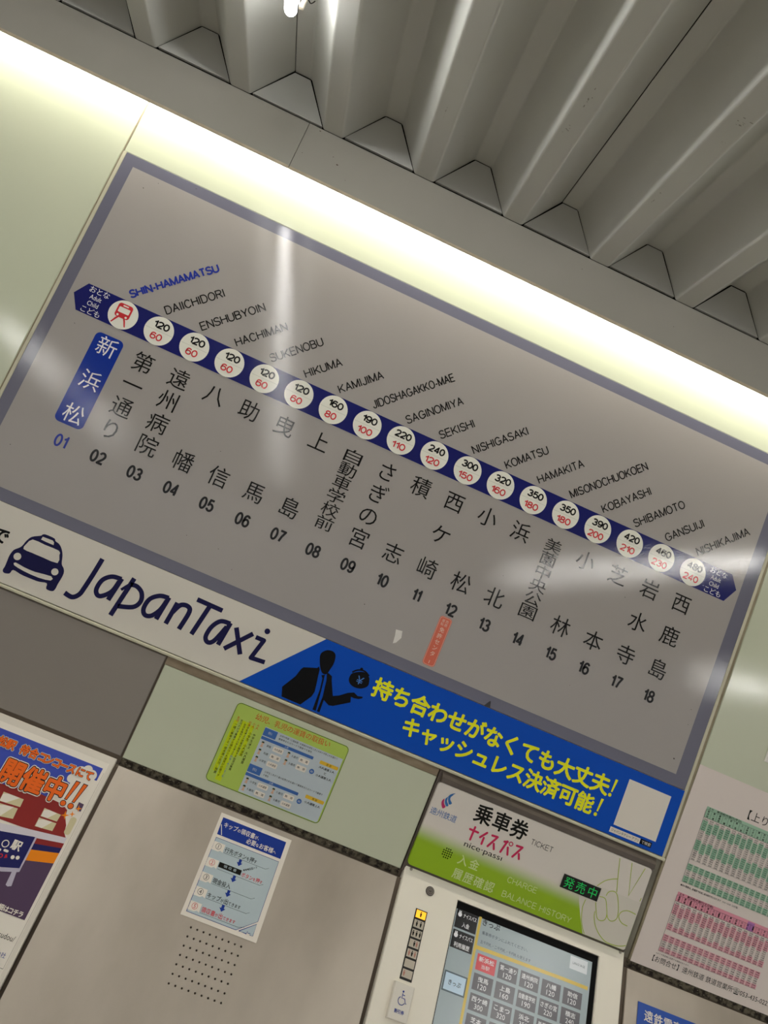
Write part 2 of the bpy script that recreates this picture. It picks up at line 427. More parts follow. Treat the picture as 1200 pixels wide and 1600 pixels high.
ORIGIN = {}
def thing(name, loc, label, cat, group=None):
    o = bpy.data.objects.new(name, None)
    COL.objects.link(o)
    o.location = loc
    o.empty_display_size = 0.05
    ORIGIN[o.name] = tuple(loc)
    return tag(o, label, cat, group)
def tag(o, label, cat, group=None):
    o['label'] = label
    o['category'] = cat
    if group:
        o['group'] = group
    return o
def structure(o):
    o['kind'] = 'structure'
    return o
def struct_root(name, loc):
    o = bpy.data.objects.new(name, None)
    COL.objects.link(o)
    o.location = loc
    ORIGIN[o.name] = tuple(loc)
    return structure(o)
ART = {
 'jt_J': [(0.1896,1.4129),(0.1863,1.379),(0.1816,1.3425),(0.1778,1.3253),(0.1666,1.3145),(0.1488,1.3168)],
 'jt_a1_bowl': [(0.2444,1.389),(0.2238,1.3862),(0.2086,1.3718),(0.2053,1.35),(0.2123,1.3389),(0.2229,1.3412),(0.237,1.3579),(0.242,1.3824)],
 'jt_a1_stem': [(0.2445,1.3905),(0.2373,1.3377)],
 'jt_p_stem': [(0.2682,1.4011),(0.2555,1.3103)],
 'jt_p_flick': [(0.253,1.3681),(0.2601,1.379),(0.2656,1.3869)],
 'jt_p_bowl': [(0.265,1.3859),(0.28,1.3875),(0.295,1.3789),(0.3008,1.3609),(0.2909,1.3441),(0.261,1.3337)],
 'jt_a2_bowl': [(0.3523,1.391),(0.3332,1.3881),(0.3162,1.373),(0.3129,1.3504),(0.3208,1.3389),(0.334,1.3422),(0.3458,1.3606),(0.3507,1.3839)],
 'jt_a2_stem': [(0.3523,1.3925),(0.3464,1.3393)],
 'jt_n_stem': [(0.3736,1.389),(0.3689,1.3384)],
 'jt_n_arch': [(0.3719,1.3659),(0.3813,1.3866),(0.3969,1.3904),(0.4046,1.3796),(0.3994,1.3384)],
 'jt_T_bar': [(0.4089,1.4119),(0.4685,1.4106)],
 'jt_T_stem': [(0.4397,1.4097),(0.4282,1.3387)],
 'jt_a3_bowl': [(0.4957,1.3916),(0.4746,1.3884),(0.4615,1.37),(0.4583,1.3463),(0.4671,1.3366),(0.4788,1.3453),(0.4913,1.3825)],
 'jt_a3_stem': [(0.4955,1.3932),(0.4897,1.3398)],
 'jt_x_a': [(0.5109,1.389),(0.5253,1.3658),(0.5418,1.3391)],
 'jt_x_b': [(0.5498,1.3906),(0.5049,1.3372)],
 'jt_i': [(0.558,1.3862),(0.5773,1.3863),(0.5661,1.3414),(0.5979,1.3438)],
 'jt_dot': [(0.576,1.4072)],
 'taxi_body': [(0.0523,1.4074),(0.037,1.3981),(0.0303,1.3859),(0.0273,1.3734),(0.0233,1.3668),(0.0151,1.3577),(0.0124,1.3447),(0.0132,1.3321),(0.0139,1.3196),(0.0133,1.3112),(0.0183,1.3067),(0.0291,1.31),(0.0324,1.3194),(0.0507,1.317),(0.0687,1.3166),(0.0899,1.3173),(0.1068,1.3208),(0.1107,1.3096),(0.1239,1.3097),(0.128,1.3162),(0.1284,1.3282),(0.1298,1.3429),(0.1293,1.3545),(0.1249,1.363),(0.1174,1.3698),(0.1109,1.3874),(0.1032,1.399),(0.0943,1.4063),(0.0848,1.4089),(0.0802,1.4133),(0.0619,1.4139),(0.055,1.4116)],
 'taxi_windshield': [(0.041,1.3935),(0.0682,1.3931),(0.0999,1.3931),(0.1049,1.3848),(0.1089,1.368),(0.0769,1.3671),(0.0517,1.3673),(0.0324,1.3679),(0.0332,1.3797)],
 'taxi_roofsign': [(0.0572,1.407),(0.0791,1.4079),(0.0833,1.4053),(0.0849,1.3996),(0.0686,1.3996),(0.0564,1.4003)],
 'taxi_lamps': [(0.0281,1.3486),(0.1117,1.3491)],
 'taxi_bumper': [(0.03,1.3357),(0.05,1.3333),(0.0752,1.3331),(0.1089,1.3376),(0.1121,1.3293),(0.0862,1.3249),(0.0537,1.3257),(0.0298,1.3294)],
 'man_head': [(0.7139,1.4204),(0.7257,1.4227),(0.7339,1.4186),(0.7375,1.4087),(0.7384,1.3965),(0.7364,1.3852),(0.734,1.3742),(0.7295,1.3698),(0.7228,1.3706),(0.716,1.3773),(0.7089,1.3894),(0.7038,1.4023),(0.7049,1.4116)],
 'man_jacket': [(0.7107,1.3806),(0.7087,1.3763),(0.68,1.3662),(0.6764,1.3598),(0.6717,1.3417),(0.6539,1.3103),(0.6614,1.2904),(0.7058,1.2899),(0.7111,1.2982),(0.7216,1.3148),(0.7239,1.3269),(0.7209,1.3444),(0.7175,1.3604),(0.7149,1.3756)],
 'man_tie': [(0.7231,1.3652),(0.7304,1.3694),(0.7307,1.3653),(0.7329,1.3543),(0.7365,1.3333),(0.7425,1.2902),(0.7347,1.29),(0.7324,1.3366),(0.7282,1.3598)],
 'man_arm': [(0.732,1.3758),(0.7375,1.3749),(0.7457,1.372),(0.749,1.3633),(0.7645,1.3335),(0.7771,1.3398),(0.7923,1.3522),(0.8051,1.3582),(0.8152,1.354),(0.8268,1.357),(0.8269,1.3531),(0.8196,1.3486),(0.8101,1.3467),(0.8022,1.347),(0.8062,1.3354),(0.773,1.3138),(0.7638,1.3116),(0.7494,1.3182),(0.7514,1.2903),(0.7451,1.2902),(0.7443,1.3241),(0.7404,1.3448),(0.7381,1.3589)],
 'purse': [(0.7846,1.3949),(0.7983,1.404),(0.8111,1.4073),(0.8227,1.4015),(0.8263,1.3949),(0.828,1.383),(0.8192,1.3734),(0.808,1.3694),(0.7951,1.3696),(0.7853,1.3756),(0.7822,1.3844)],
 'purse_clasp': [(0.7837,1.3971),(0.7905,1.4041),(0.7995,1.4086),(0.8103,1.4092),(0.8218,1.4036)],
 'purse_knob': [(0.8005,1.411)],
 'yen': [(0.8056,1.387)],
 'yen_size': [(0.7951,1.3934),(0.8172,1.3811)],
 'ad1': [(0.874,1.3847),(0.9249,1.3827),(1.3801,1.3787),(1.439,1.3834),(0.8583,1.3558),(0.8925,1.4148)],
 'ad2': [(0.9667,1.3319),(1.3684,1.3258),(1.426,1.3329)],
 'ad_de': [(-0.0202,1.3772)],
 'qrcap': [(1.4657,1.2999),(1.5414,1.3056),(1.5451,1.296),(1.4669,1.2914),(1.569,1.3025)],
 'board_pict': [(-0.0177,1.9451),(0.0127,1.9441),(0.0151,1.9126),(-0.0169,1.9106)],
 'train': [(-0.0003,1.9241)],
 'patch': [(0.8378,1.5213),(0.8527,1.5234),(0.8564,1.5085),(0.8493,1.4942),(0.8431,1.4901),(0.8411,1.5072)],
 'mark': [(1.1009,1.456)],
 'head': [(1.0547,1.2535),(1.5889,1.2527),(1.5888,1.068),(1.0549,1.0621)],
 'logo_top': [(1.0997,1.242),(1.0909,1.2369),(1.0868,1.2292),(1.091,1.2283),(1.0908,1.2332),(1.0962,1.2377)],
 'logo_b1': [(1.0868,1.2292),(1.0829,1.2228),(1.0849,1.215),(1.0905,1.2091),(1.0949,1.2122),(1.0889,1.219),(1.0874,1.2245)],
 'logo_b2': [(1.0911,1.2362),(1.0879,1.2284),(1.0899,1.2218),(1.0953,1.2149),(1.1003,1.2192),(1.0944,1.2247),(1.0928,1.2303),(1.0964,1.2373)],
 'logo_red': [(1.0807,1.2231),(1.0773,1.2157),(1.0795,1.208),(1.0851,1.2021),(1.0897,1.2073),(1.0844,1.2124),(1.082,1.2175)],
 'ensutetsu': [(1.0662,1.1883),(1.1151,1.1924),(1.0689,1.1942),(1.0704,1.1863)],
 'joshaken': [(1.1775,1.2249),(1.222,1.2223),(1.2647,1.2214)],
 'nice': {0:[(1.1598,1.1834),(1.1796,1.1829)],1:[(1.1691,1.1911),(1.1683,1.1629)],2:[(1.1991,1.1896),(1.1874,1.1754)],3:[(1.1959,1.177),(1.1957,1.1635)],4:[(1.2121,1.1887),(1.2251,1.1897)],5:[(1.2251,1.1897),(1.2105,1.1638)],6:[(1.2218,1.1734),(1.2261,1.1628)],7:[(1.2433,1.1864),(1.2503,1.1885)],8:[(1.2493,1.1891),(1.2423,1.1629)],9:[(1.2549,1.1773),(1.2597,1.1629)],10:[(1.2728,1.1882),(1.2865,1.189)],11:[(1.2865,1.189),(1.2718,1.163)],12:[(1.2836,1.1735),(1.2876,1.1636)]},
 'pa_ring': [(1.2589,1.1869)],
 'nicepass': [(1.1609,1.148),(1.2506,1.149)],
 'TICKET': [(1.3003,1.2055),(1.354,1.2061),(1.3007,1.2142)],
 'speaker_c': [(1.1313,1.1175)],
 'speaker_p': [(1.1218,1.1235),(1.1263,1.1233),(1.1215,1.1186)],
 'nyukin': [(1.1701,1.1164),(1.1983,1.1173)],
 'rireki': [(1.1696,1.0863),(1.2467,1.0846)],
 'charge': [(1.2809,1.115),(1.3517,1.1159)],
 'balance': [(1.2795,1.082),(1.4479,1.0842)],
 'led': [(1.3985,1.1711),(1.4897,1.1723),(1.4905,1.1415),(1.3977,1.1419)],
 'hand': {0:[(1.5079,1.2482),(1.5196,1.2036),(1.5275,1.1771)],1:[(1.5387,1.2486),(1.5565,1.1795),(1.5727,1.2483)],2:[(1.5193,1.2044),(1.5071,1.1993),(1.4925,1.1899),(1.4795,1.174)],3:[(1.4648,1.1375),(1.464,1.1191),(1.4695,1.0993),(1.4776,1.0824),(1.4882,1.0682)],4:[(1.4924,1.1541),(1.5019,1.1557),(1.5097,1.1522),(1.5186,1.1354),(1.5237,1.1209),(1.5215,1.111),(1.513,1.107),(1.5041,1.1101),(1.4948,1.1267),(1.4889,1.14)],5:[(1.5068,1.1612),(1.5087,1.1692),(1.5147,1.1746),(1.5243,1.1759),(1.5331,1.1681),(1.5442,1.1448),(1.5481,1.128),(1.5448,1.1186),(1.5362,1.1145),(1.5279,1.1179),(1.5223,1.1258)],6:[(1.5871,1.1477),(1.5755,1.1489),(1.5637,1.1479),(1.5538,1.1419),(1.5504,1.1325),(1.5544,1.1248),(1.5638,1.1191),(1.5775,1.1177)],7:[(1.4944,1.1211),(1.497,1.1093),(1.5065,1.0929),(1.5222,1.0786),(1.5418,1.0695),(1.564,1.0694),(1.5788,1.0729),(1.589,1.0778)],8:[(1.5869,1.1852),(1.5858,1.1774)]},
 'greenedge': [(1.4497,1.1375),(1.4588,1.1172),(1.4681,1.0988),(1.4761,1.0836),(1.4882,1.0682)],
 'rpost': [(1.6216,1.5106),(1.8023,1.5138),(1.614,1.0492)],
 'joriH': [(1.7748,1.4482),(1.8225,1.451)],
 'tg': [(1.6712,1.4303),(1.6717,1.4049),(1.6775,1.3043),(1.6715,1.2945),(1.671,1.2517)],
 'tp': [(1.6719,1.2276),(1.6716,1.2066),(1.6717,1.1415),(1.671,1.1304),(1.6683,1.0919),(1.923,1.093),(1.907,1.2193)],
 'toi': [(1.6708,1.0709),(1.9509,1.072),(1.6713,1.0784)],
 'whitething': [(1.7729,1.5742),(1.7703,1.6049)],
 'fr_title': [(0.6279,1.2347),(0.7998,1.2387)],
 'fr_blue1': [(0.6551,1.2169),(0.6855,1.2169),(0.6857,1.2009),(0.6566,1.2001)],
 'fr_bar1': [(0.6553,1.198),(0.7782,1.1984),(0.7776,1.1923),(0.6569,1.1914)],
 'fr_blue2': [(0.6551,1.1356),(0.685,1.136),(0.6855,1.1195),(0.6566,1.1196)],
 'fr_bar2': [(0.6558,1.1158),(0.7777,1.1173),(0.7784,1.1107),(0.6563,1.1097)],
 'fr_gold1': [(0.7943,1.1967),(0.836,1.1992),(0.8356,1.1915),(0.795,1.1906)],
 'fr_gold2': [(0.7931,1.1151),(0.8385,1.1162),(0.8386,1.1091),(0.7936,1.1082)],
 'fr_eq': [(0.7861,1.1657),(0.7854,1.1011)],
 'fr_pan': [(0.6553,1.2135),(0.8405,1.2224),(0.8401,1.1394),(0.8424,1.0769),(0.6559,1.0681)],
 'fr_txt1': [(0.6918,1.212),(0.8276,1.2133),(0.692,1.2053),(0.7697,1.2053)],
 'fr_txt2': [(0.6918,1.1313),(0.8279,1.1312),(0.6922,1.1229)],
 'fr_rows': [(0.6694,1.1817),(0.6696,1.1658),(0.6697,1.1472),(0.6703,1.0999),(0.6715,1.082),(0.7318,1.1809),(0.7297,1.1681),(0.7317,1.1014),(0.7328,1.0821)],
 'fr_pills': [(0.6995,1.1834),(0.7,1.1666),(0.7003,1.1481),(0.7567,1.1841),(0.76,1.1672),(0.6994,1.102),(0.6991,1.0853),(0.7622,1.1026),(0.762,1.0841),(0.8115,1.1829),(0.8154,1.1644),(0.8149,1.1019)],
 'fr_cols': [(0.5948,1.2107),(0.6029,1.2139),(0.6189,1.215),(0.6307,1.213),(0.6399,1.214),(0.6171,1.1002)],
 'stain': [(0.4053,-0.0113),(1.0219,-0.0145),(1.0466,-0.2933)],
 'poster': [(0.3958,-0.0033),(0.4011,-0.441),(0.1421,-0.0076)],
 'po_sky': [(0.1577,-0.0331),(0.3782,-0.0321),(0.3793,-0.0595),(0.2149,-0.1288)],
 'po_matsu': [(0.1748,-0.0552),(0.1931,-0.0551),(0.2221,-0.0549),(0.2415,-0.0549),(0.2603,-0.0553),(0.2745,-0.0545),(0.2912,-0.0548),(0.3068,-0.0545),(0.3231,-0.0539),(0.342,-0.0543),(0.3601,-0.055)],
 'po_kai': [(0.2229,-0.0992),(0.2663,-0.1031),(0.3131,-0.1011),(0.3459,-0.1045),(0.3653,-0.1046)],
 'po_excl': [(0.3467,-0.0757),(0.3393,-0.1136),(0.3622,-0.0754),(0.3554,-0.1149),(0.3403,-0.1207),(0.3556,-0.1223)],
 'po_cloud': [(0.3252,-0.0667),(0.3419,-0.0504),(0.3532,-0.042),(0.3658,-0.0508),(0.3488,-0.0633),(0.3527,-0.0887),(0.3704,-0.078)],
 'po_red': [(0.2149,-0.1288),(0.2912,-0.1199),(0.3554,-0.1325),(0.3785,-0.1728),(0.2921,-0.1869),(0.2521,-0.1911)],
 'po_redR': [(0.3269,-0.1956),(0.3797,-0.187),(0.3804,-0.2053),(0.3307,-0.2154)],
 'po_edge': [(0.3782,-0.0321),(0.3799,-0.0589),(0.3801,-0.3293),(0.385,-0.3814)],
 'po_win': [(0.2276,-0.1406),(0.2689,-0.1405),(0.2701,-0.1556),(0.2289,-0.1585),(0.2311,-0.1622),(0.2676,-0.1593),(0.2692,-0.1794),(0.2439,-0.1835)],
 'po_win2': [(0.3128,-0.1413),(0.3473,-0.142),(0.3465,-0.1559),(0.3134,-0.1574),(0.3124,-0.1605),(0.3474,-0.1592),(0.3474,-0.1744),(0.3127,-0.1775)],
 'po_lamp': [(0.368,-0.1415),(0.3815,-0.1383),(0.3856,-0.1704),(0.3737,-0.171)],
 'po_band': [(0.2556,-0.1968),(0.2889,-0.1899),(0.3216,-0.1912),(0.3812,-0.1793),(0.3789,-0.1873),(0.3261,-0.1958),(0.2612,-0.2063)],
 'po_sign': [(0.2612,-0.2063),(0.324,-0.1948),(0.3259,-0.2534),(0.2947,-0.2624)],
 'po_o': [(0.2802,-0.2235)],
 'po_eki': [(0.3005,-0.2193)],
 'po_dots': [(0.3046,-0.2404),(0.3133,-0.2381),(0.2869,-0.2338),(0.2847,-0.245)],
 'po_leg': [(0.3163,-0.2619),(0.3208,-0.2603),(0.3272,-0.2865),(0.3178,-0.2864)],
 'po_legbar': [(0.2947,-0.2624),(0.3259,-0.2534),(0.3273,-0.2588),(0.2984,-0.2685)],
 'po_navy': [(0.327,-0.2088),(0.3807,-0.1973),(0.38,-0.2063),(0.3281,-0.2172)],
 'po_orange': [(0.3281,-0.2172),(0.3804,-0.2053),(0.3791,-0.2259),(0.3281,-0.2375)],
 'po_purple': [(0.3281,-0.2375),(0.3791,-0.2259),(0.3801,-0.3293),(0.3352,-0.3301),(0.2949,-0.2627),(0.3259,-0.2534)],
 'po_kochira': [(0.3337,-0.3217),(0.3426,-0.3216),(0.3517,-0.3221),(0.3615,-0.322),(0.372,-0.3216)],
 'po_url': [(0.3791,-0.3579)],
 'po_sha': [(0.3774,-0.3876)],
 'po_url0': [(0.3516,-0.3577)],
 'po_star': [(0.3548,-0.1401),(0.3674,-0.1335),(0.372,-0.1207)],
 'po_box': [(0.3673,-0.1085),(0.3783,-0.1091),(0.3797,-0.1243),(0.368,-0.1222)],
 'gd': [(0.6423,-0.0246),(0.8025,-0.0241),(0.8019,-0.2267),(0.641,-0.2281)],
 'gd_blue': [(0.6481,-0.0323),(0.7922,-0.0313),(0.793,-0.0667),(0.6501,-0.0677)],
 'gd_pan': [(0.6503,-0.0736),(0.791,-0.0729),(0.7915,-0.1912),(0.7552,-0.2183),(0.6503,-0.219)],
 'gd_tri': [(0.7911,-0.1953),(0.7917,-0.2184),(0.7777,-0.2177),(0.7609,-0.2183)],
 'gd_t1': [(0.6594,-0.0447),(0.7351,-0.0443)],
 'gd_t2': [(0.7147,-0.0585),(0.7832,-0.0569)],
 'gd_num': [(0.6625,-0.0881),(0.662,-0.1211),(0.6622,-0.149),(0.6622,-0.1766),(0.6624,-0.2049)],
 'gd_r1': [(0.677,-0.0887),(0.7455,-0.087)],
 'gd_blk': [(0.6758,-0.1145),(0.7248,-0.1148),(0.7253,-0.1247),(0.6766,-0.1249)],
 'gd_r2': [(0.7265,-0.1217),(0.7752,-0.1194)],
 'gd_r2b': [(0.7258,-0.1145),(0.7526,-0.0985)],
 'gd_r3': [(0.6765,-0.1499),(0.7163,-0.1505)],
 'gd_r4': [(0.6767,-0.1783),(0.7419,-0.1767)],
 'gd_r5': [(0.6748,-0.2057),(0.7495,-0.2047)],
 'gd_arr': [(0.7152,-0.1032),(0.715,-0.1353),(0.7145,-0.164),(0.7144,-0.1922)],
 'holes': [(0.6706,-0.2423),(0.7765,-0.2422),(0.6702,-0.3408),(0.776,-0.3407)],
 'mb': [(1.0573,0.0171),(1.0564,-0.2843),(1.5953,0.0231),(1.5995,-0.1217)],
 'scr': [(1.1905,-0.0091),(1.1925,-0.2452),(1.536,-0.0081),(1.5395,-0.1399)],
 'lcd': [(1.1953,-0.0249),(1.1912,-0.163),(1.5266,-0.0195),(1.5297,-0.1455)],
 'lcd_k1': [(1.1941,-0.0278),(1.2458,-0.0259),(1.2455,-0.063),(1.1946,-0.0651)],
 'lcd_k2': [(1.1951,-0.0686),(1.2452,-0.0659),(1.2462,-0.1034),(1.1965,-0.1033)],
 'lcd_kp': [(1.1987,-0.1494),(1.246,-0.1479),(1.2461,-0.1843),(1.1983,-0.1838)],
 'lcd_title': [(1.2576,-0.0359),(1.2983,-0.0312)],
 'lcd_b11': [(1.2598,-0.0966),(1.3042,-0.0947),(1.3039,-0.1261),(1.2593,-0.1277)],
 'lcd_b12': [(1.3108,-0.096),(1.3555,-0.0961),(1.3537,-0.1259),(1.3107,-0.1273)],
 'lcd_b21': [(1.2589,-0.1339),(1.3031,-0.1328),(1.3029,-0.1621),(1.2595,-0.1631)],
 'lcd_b15': [(1.4643,-0.0957),(1.5092,-0.0936),(1.5087,-0.1254),(1.4658,-0.1269)],
 'lcd_l1': [(1.2633,-0.0526),(1.3697,-0.0537)],
 'lcd_l2': [(1.2643,-0.0747),(1.3795,-0.0704)],
 'lcd_yel': [(1.2472,-0.0238),(1.2563,-0.2287),(1.2481,-0.091),(1.384,-0.0846)],
 'lcd_br': [(1.4715,-0.0318),(1.5143,-0.0305),(1.5142,-0.0555),(1.4718,-0.0566)],
 'leds': [(1.1023,-0.0566),(1.1279,-0.0558),(1.1287,-0.191),(1.1032,-0.1912)],
 'lock': [(1.124,-0.0136),(1.1353,-0.0097)],
 'screw1': [(1.0705,0.0137),(1.0767,0.0159)],
 'screw2': [(1.5842,0.0147),(1.5905,0.0167)],
 'wc': [(1.0925,-0.202),(1.1352,-0.1992),(1.0954,-0.2611),(1.1144,-0.2265),(1.116,-0.2443)],
 'bsign': [(1.6432,-0.0688),(1.7918,-0.0667),(1.6409,-0.1125)],
 'bsign_t': [(1.6703,-0.0889),(1.694,-0.089),(1.7178,-0.0891)],
 'rstain': [(1.6094,-0.0125),(1.9727,-0.0097),(1.6097,-0.1224)],
 'smudge': [(1.0843,-0.0407)],
}
# ================================================================== the room
W0 = wall(0.0)
# floor and wall core
structure(G().box(-6, -10, 7, 0.6, -0.1, 0.0).build('floor', m_floor))
wb = structure(G().box(-6, 0.0, 7, 2.9, -0.14, -0.0045).build('wall_back', m_joint, None, wall(0.0)))
ORIGIN[wb.name] = tuple(wb.location)
def wall_panel(x0, z0, x1, z1, m, d=0.0, c=0.0015):
    return G().box(x0, z0, x1, z1, -0.03, d, c).build('wall_panel', m, wb, W0)
wall_panel(-1.30, 1.283, -0.1655, 2.62, m_panel)
wall_panel(-2.60, 1.283, -1.306, 2.62, m_panel)
wall_panel(-0.1615, 2.2735, 1.6213, 2.62, m_panel)
wall_panel(1.6225, 1.049, 2.80, 2.62, m_panel)
wall_panel(2.806, 1.049, 4.2, 2.62, m_panel)
wall_panel(-0.75, 1.049, 0.3985, 1.2745, m_greypanel, 0.0)
wall_panel(-2.6, 1.049, -0.756, 1.2745, m_greypanel, 0.0)
wall_panel(0.4035, 1.049, 1.0485, 1.2585, m_panel, 0.004)
# edge trims of the sign bay, left, right and bottom
G().box(-0.1615, 1.277, -0.1535, 2.2735, -0.03, 0.002, 0.001).build('edge_trim', m_cream, wb, W0)
G().box(-0.1655, 1.283, -0.1625, 2.60, -0.02, -0.002).build('sealant_bead', m_caulk, wb, W0)
G().box(1.6062, 1.277, 1.6135, 2.2735, -0.03, 0.004, 0.001).build('edge_trim', m_cream, wb, W0)
G().box(1.6135, 1.05, 1.6215, 2.2735, -0.03, 0.0005, 0.001).build('sealant_bead', m_caulk, wb, W0)
G().box(-0.1615, 1.2775, 1.6135, 1.2842, -0.03, 0.009, 0.0015).build('edge_trim', m_cream, wb, W0)
# brown ledge under the sign bay, above the pale panel
G().box(0.402, 1.2585, 1.05, 1.2775, -0.03, -0.001, 0.001).build('ledge', m_ledge, wb, W0)
G().box(1.595, 1.05, 1.6135, 1.277, -0.03, -0.004, 0.001).build('edge_trim', mat('worn_grey_jamb', '#a7a493', 0.45, 0.5, var=(25, 0.5, '#5d564b', (1, 1, 0.3))), wb, W0)

# dark stone strips under the panels, bits of old sealant on them
def stone(name, x0, x1):
    g = G()
    n = int((x1 - x0) / 0.012)
    top, bot = [], []
    for i in range(n + 1):
        x = x0 + (x1 - x0) * i / n
        top.append((x, 1.0495 + random.uniform(-.0012, .0012)))
        bot.append((x, 1.0335 + random.uniform(-.0012, .0008)))
    g.prism(bot + top[::-1], -0.03, -0.003)
    o = structure(g.build(name, m_stone, None, W0))
    ORIGIN[o.name] = tuple(o.location)
    c = G()
    for i in range(int((x1 - x0) * 130)):
        x, z, r = random.uniform(x0, x1), random.uniform(1.036, 1.047), random.uniform(.0006, .0022)
        c.poly([(x + r * random.uniform(.6, 2.2) * math.cos(t), z + r * random.uniform(.5, 1.1) * math.sin(t)) for t in (0, .9, 1.9, 2.9, 3.9, 5.0)], -0.0027)
    q = c.build('grit', mat('pale_grit', '#8b8473', 0.7, 0.2, var=(90, 0.3, '#4c4437')), o, W0)
    q['kind'] = 'stuff'
stone('trim_1', 0.402, 1.0495)
stone('trim_2', 1.612, 2.9)

# leaning counter front behind the steel sheets
cf = structure(G().add([(-2.6, 0.0, 0.0), (4.2, 0.0, 0.0), (4.2, -0.006, 1.033), (-2.6, -0.006, 1.033), (-2.6, -0.485, 0.1), (4.2, -0.485, 0.1), (4.2, -0.485, 0), (-2.6, -0.485, 0)],
                [(0, 3, 2, 1), (3, 4, 5, 2), (4, 7, 6, 5), (7, 0, 1, 6), (0, 7, 4, 3), (1, 2, 5, 6)]).build('wall_front_counter', m_joint))

# valance beam that hides the cove tubes
vb = struct_root('trim_3', (0.5, -0.10, 2.354))
G().box(-3.2, 2.359, 4.2, 2.468, 0.0955, 0.0980).build('seam_backing', m_dark, vb, W0)  # dark backing added to stop cove light leaking through the beam seams
segs = [(-3.2, -1.7195), (-1.7185, 0.2062), (0.2072, 2.10), (2.101, 4.2)]
for a, b in segs:
    g = G()
    g.box(a, 2.3545, b, 2.4715, 0.0985, 0.103, 0.0006)
    g.box(a, 2.468, b, 2.4715, 0.0, 0.099)
    g.build('beam_segment', m_beam, vb, W0)
    G().box(a + .0005, 2.3535, b - .0005, 2.3592, 0.1030, 0.1040).build('beam_lip', mat('aged_beige_edge', '#d3c7ae', 0.6, 0.3, var=(30, 0.5, '#b4a88f')), vb, W0)
# small stains and paint chips on the beam
ch = G()
for x, z, r in ((0.30, 2.41, .0028), (0.285, 2.423, .0014), (0.235, 2.465, .002), (0.9, 2.44, .0013), (0.33, 2.385, .001), (1.15, 2.41, .0012), (0.22, 2.40, .0012)):
    ch.ell(x, z, r, r * .6, 0.1032, 7)
ch.build('paint_chip', m_joint, vb, W0)

# folded sheet ceiling: trapezoidal ribs running out from the wall
PX, X00, ZL, ZH = 0.22288, -0.383, 2.4725, 2.5675
YN, YF = -0.103, -9.0
cl = struct_root('ceiling', (0.5, -0.1, ZL))
def rib_profile(i):
    b = X00 + PX * i
    return [(b, ZL), (b + 0.0655, ZH), (b + 0.1075, ZH), (b + 0.177, ZL)]
for s in range(-7, 8):
    # each sheet spans three ribs and breaks at the top left corner of a rib
    i0 = 2 + 3 * s
    pts = [(X00 + PX * i0 + 0.0655 + 0.0022, ZH), (X00 + PX * i0 + 0.1075, ZH), (X00 + PX * i0 + 0.177, ZL)]
    for j in (1, 2):
        pts += rib_profile(i0 + j)
    pts += [(X00 + PX * (i0 + 3), ZL), (X00 + PX * (i0 + 3) + 0.0655, ZH)]
    # folded edges: round each bend a little
    rp = [pts[0]]
    for k in range(1, len(pts) - 1):
        (ax, az), (bx_, bz), (cx, cz) = pts[k - 1], pts[k], pts[k + 1]
        la, lc = math.hypot(ax - bx_, az - bz), math.hypot(cx - bx_, cz - bz)
        r_ = .0045
        p0 = (bx_ + (ax - bx_) / la * r_, bz + (az - bz) / la * r_)
        p2 = (bx_ + (cx - bx_) / lc * r_, bz + (cz - bz) / lc * r_)
        for t in (0, .33, .67, 1):
            rp.append(tuple((1 - t) ** 2 * u + 2 * t * (1 - t) * w_ + t * t * q for u, w_, q in zip(p0, (bx_, bz), p2)))
    rp.append(pts[-1])
    pts = rp
    g = G()
    n = len(pts)
    v = []
    for y in (YN, YF):
        for dz in (0, 0.004):
            v += [(x, y, z + dz) for x, z in pts]
    f = []
    for i in range(n - 1):
        f.append((i, i + 1, 2 * n + i + 1, 2 * n + i))
        f.append((n + i, 3 * n + i, 3 * n + i + 1, n + i + 1))
        f.append((i, n + i, n + i + 1, i + 1))
    f += [(0, 2 * n, 3 * n, n), (n - 1, 2 * n - 1, 4 * n - 1, 3 * n - 1)]
    g.add(v, f)
    g.build('ceiling_panel', m_ceil, cl)
G().box(-6, YF, 7, 0.2, ZH + 0.02, ZH + 0.05).build('roof_deck', m_dark, cl)
# plates closing the rib ends above the beam
G().box(-6, ZL + 0.001, 7, ZH + 0.03, 0.085, 0.097).build('closing_strip', m_dark, cl, W0)
plate0 = None
for i in range(-9, 16):
    b = X00 + PX * i
    if plate0 is None:
        plate0 = G().prism([(b + 0.0050, ZL + .0042), (b + 0.1718, ZL + .0042), (b + 0.1056, ZH - .0030), (b + 0.0680, ZH - .0030)], 0.095, 0.1045).build('end_plate', m_plate, cl, W0)
        bx0 = b
    else:
        c = plate0.copy()
        COL.objects.link(c)
        c.parent = cl
        c.location = (b - bx0 + random.uniform(-.0008, .0008), 0, random.uniform(-.0008, .0004))
# scuffs on the rib flats
sc_ = G()
for x, y, lx, ly in ((0.74, -0.55, .003, .03), (0.742, -0.46, .005, .012), (0.985, -0.66, .010, .012), (0.98, -0.40, .002, .02), (0.53, -0.35, .0012, .02), (1.0, -0.9, .004, .01), (0.97, -0.6, .003, .004), (1.22, -0.5, .003, .003), (1.43, -0.45, .002, .003), (0.07, -0.2, .002, .002)):
    i = round((x - (X00 + 0.177 + 0.023)) / PX)
    xc = X00 + PX * i + 0.2 + random.uniform(-.012, .012)
    for k in range(7):
        u, w_ = random.uniform(-lx, lx), random.uniform(-ly, ly)
        r1, r2 = random.uniform(.1, .4) * lx, random.uniform(.03, .16) * ly
        sc_.add([(xc + u + r1 * math.cos(t) , y + w_ + r2 * math.sin(t), ZL - 0.0004) for t in (5, 4, 3, 2, 1, 0)], [(0, 1, 2, 3, 4, 5)])
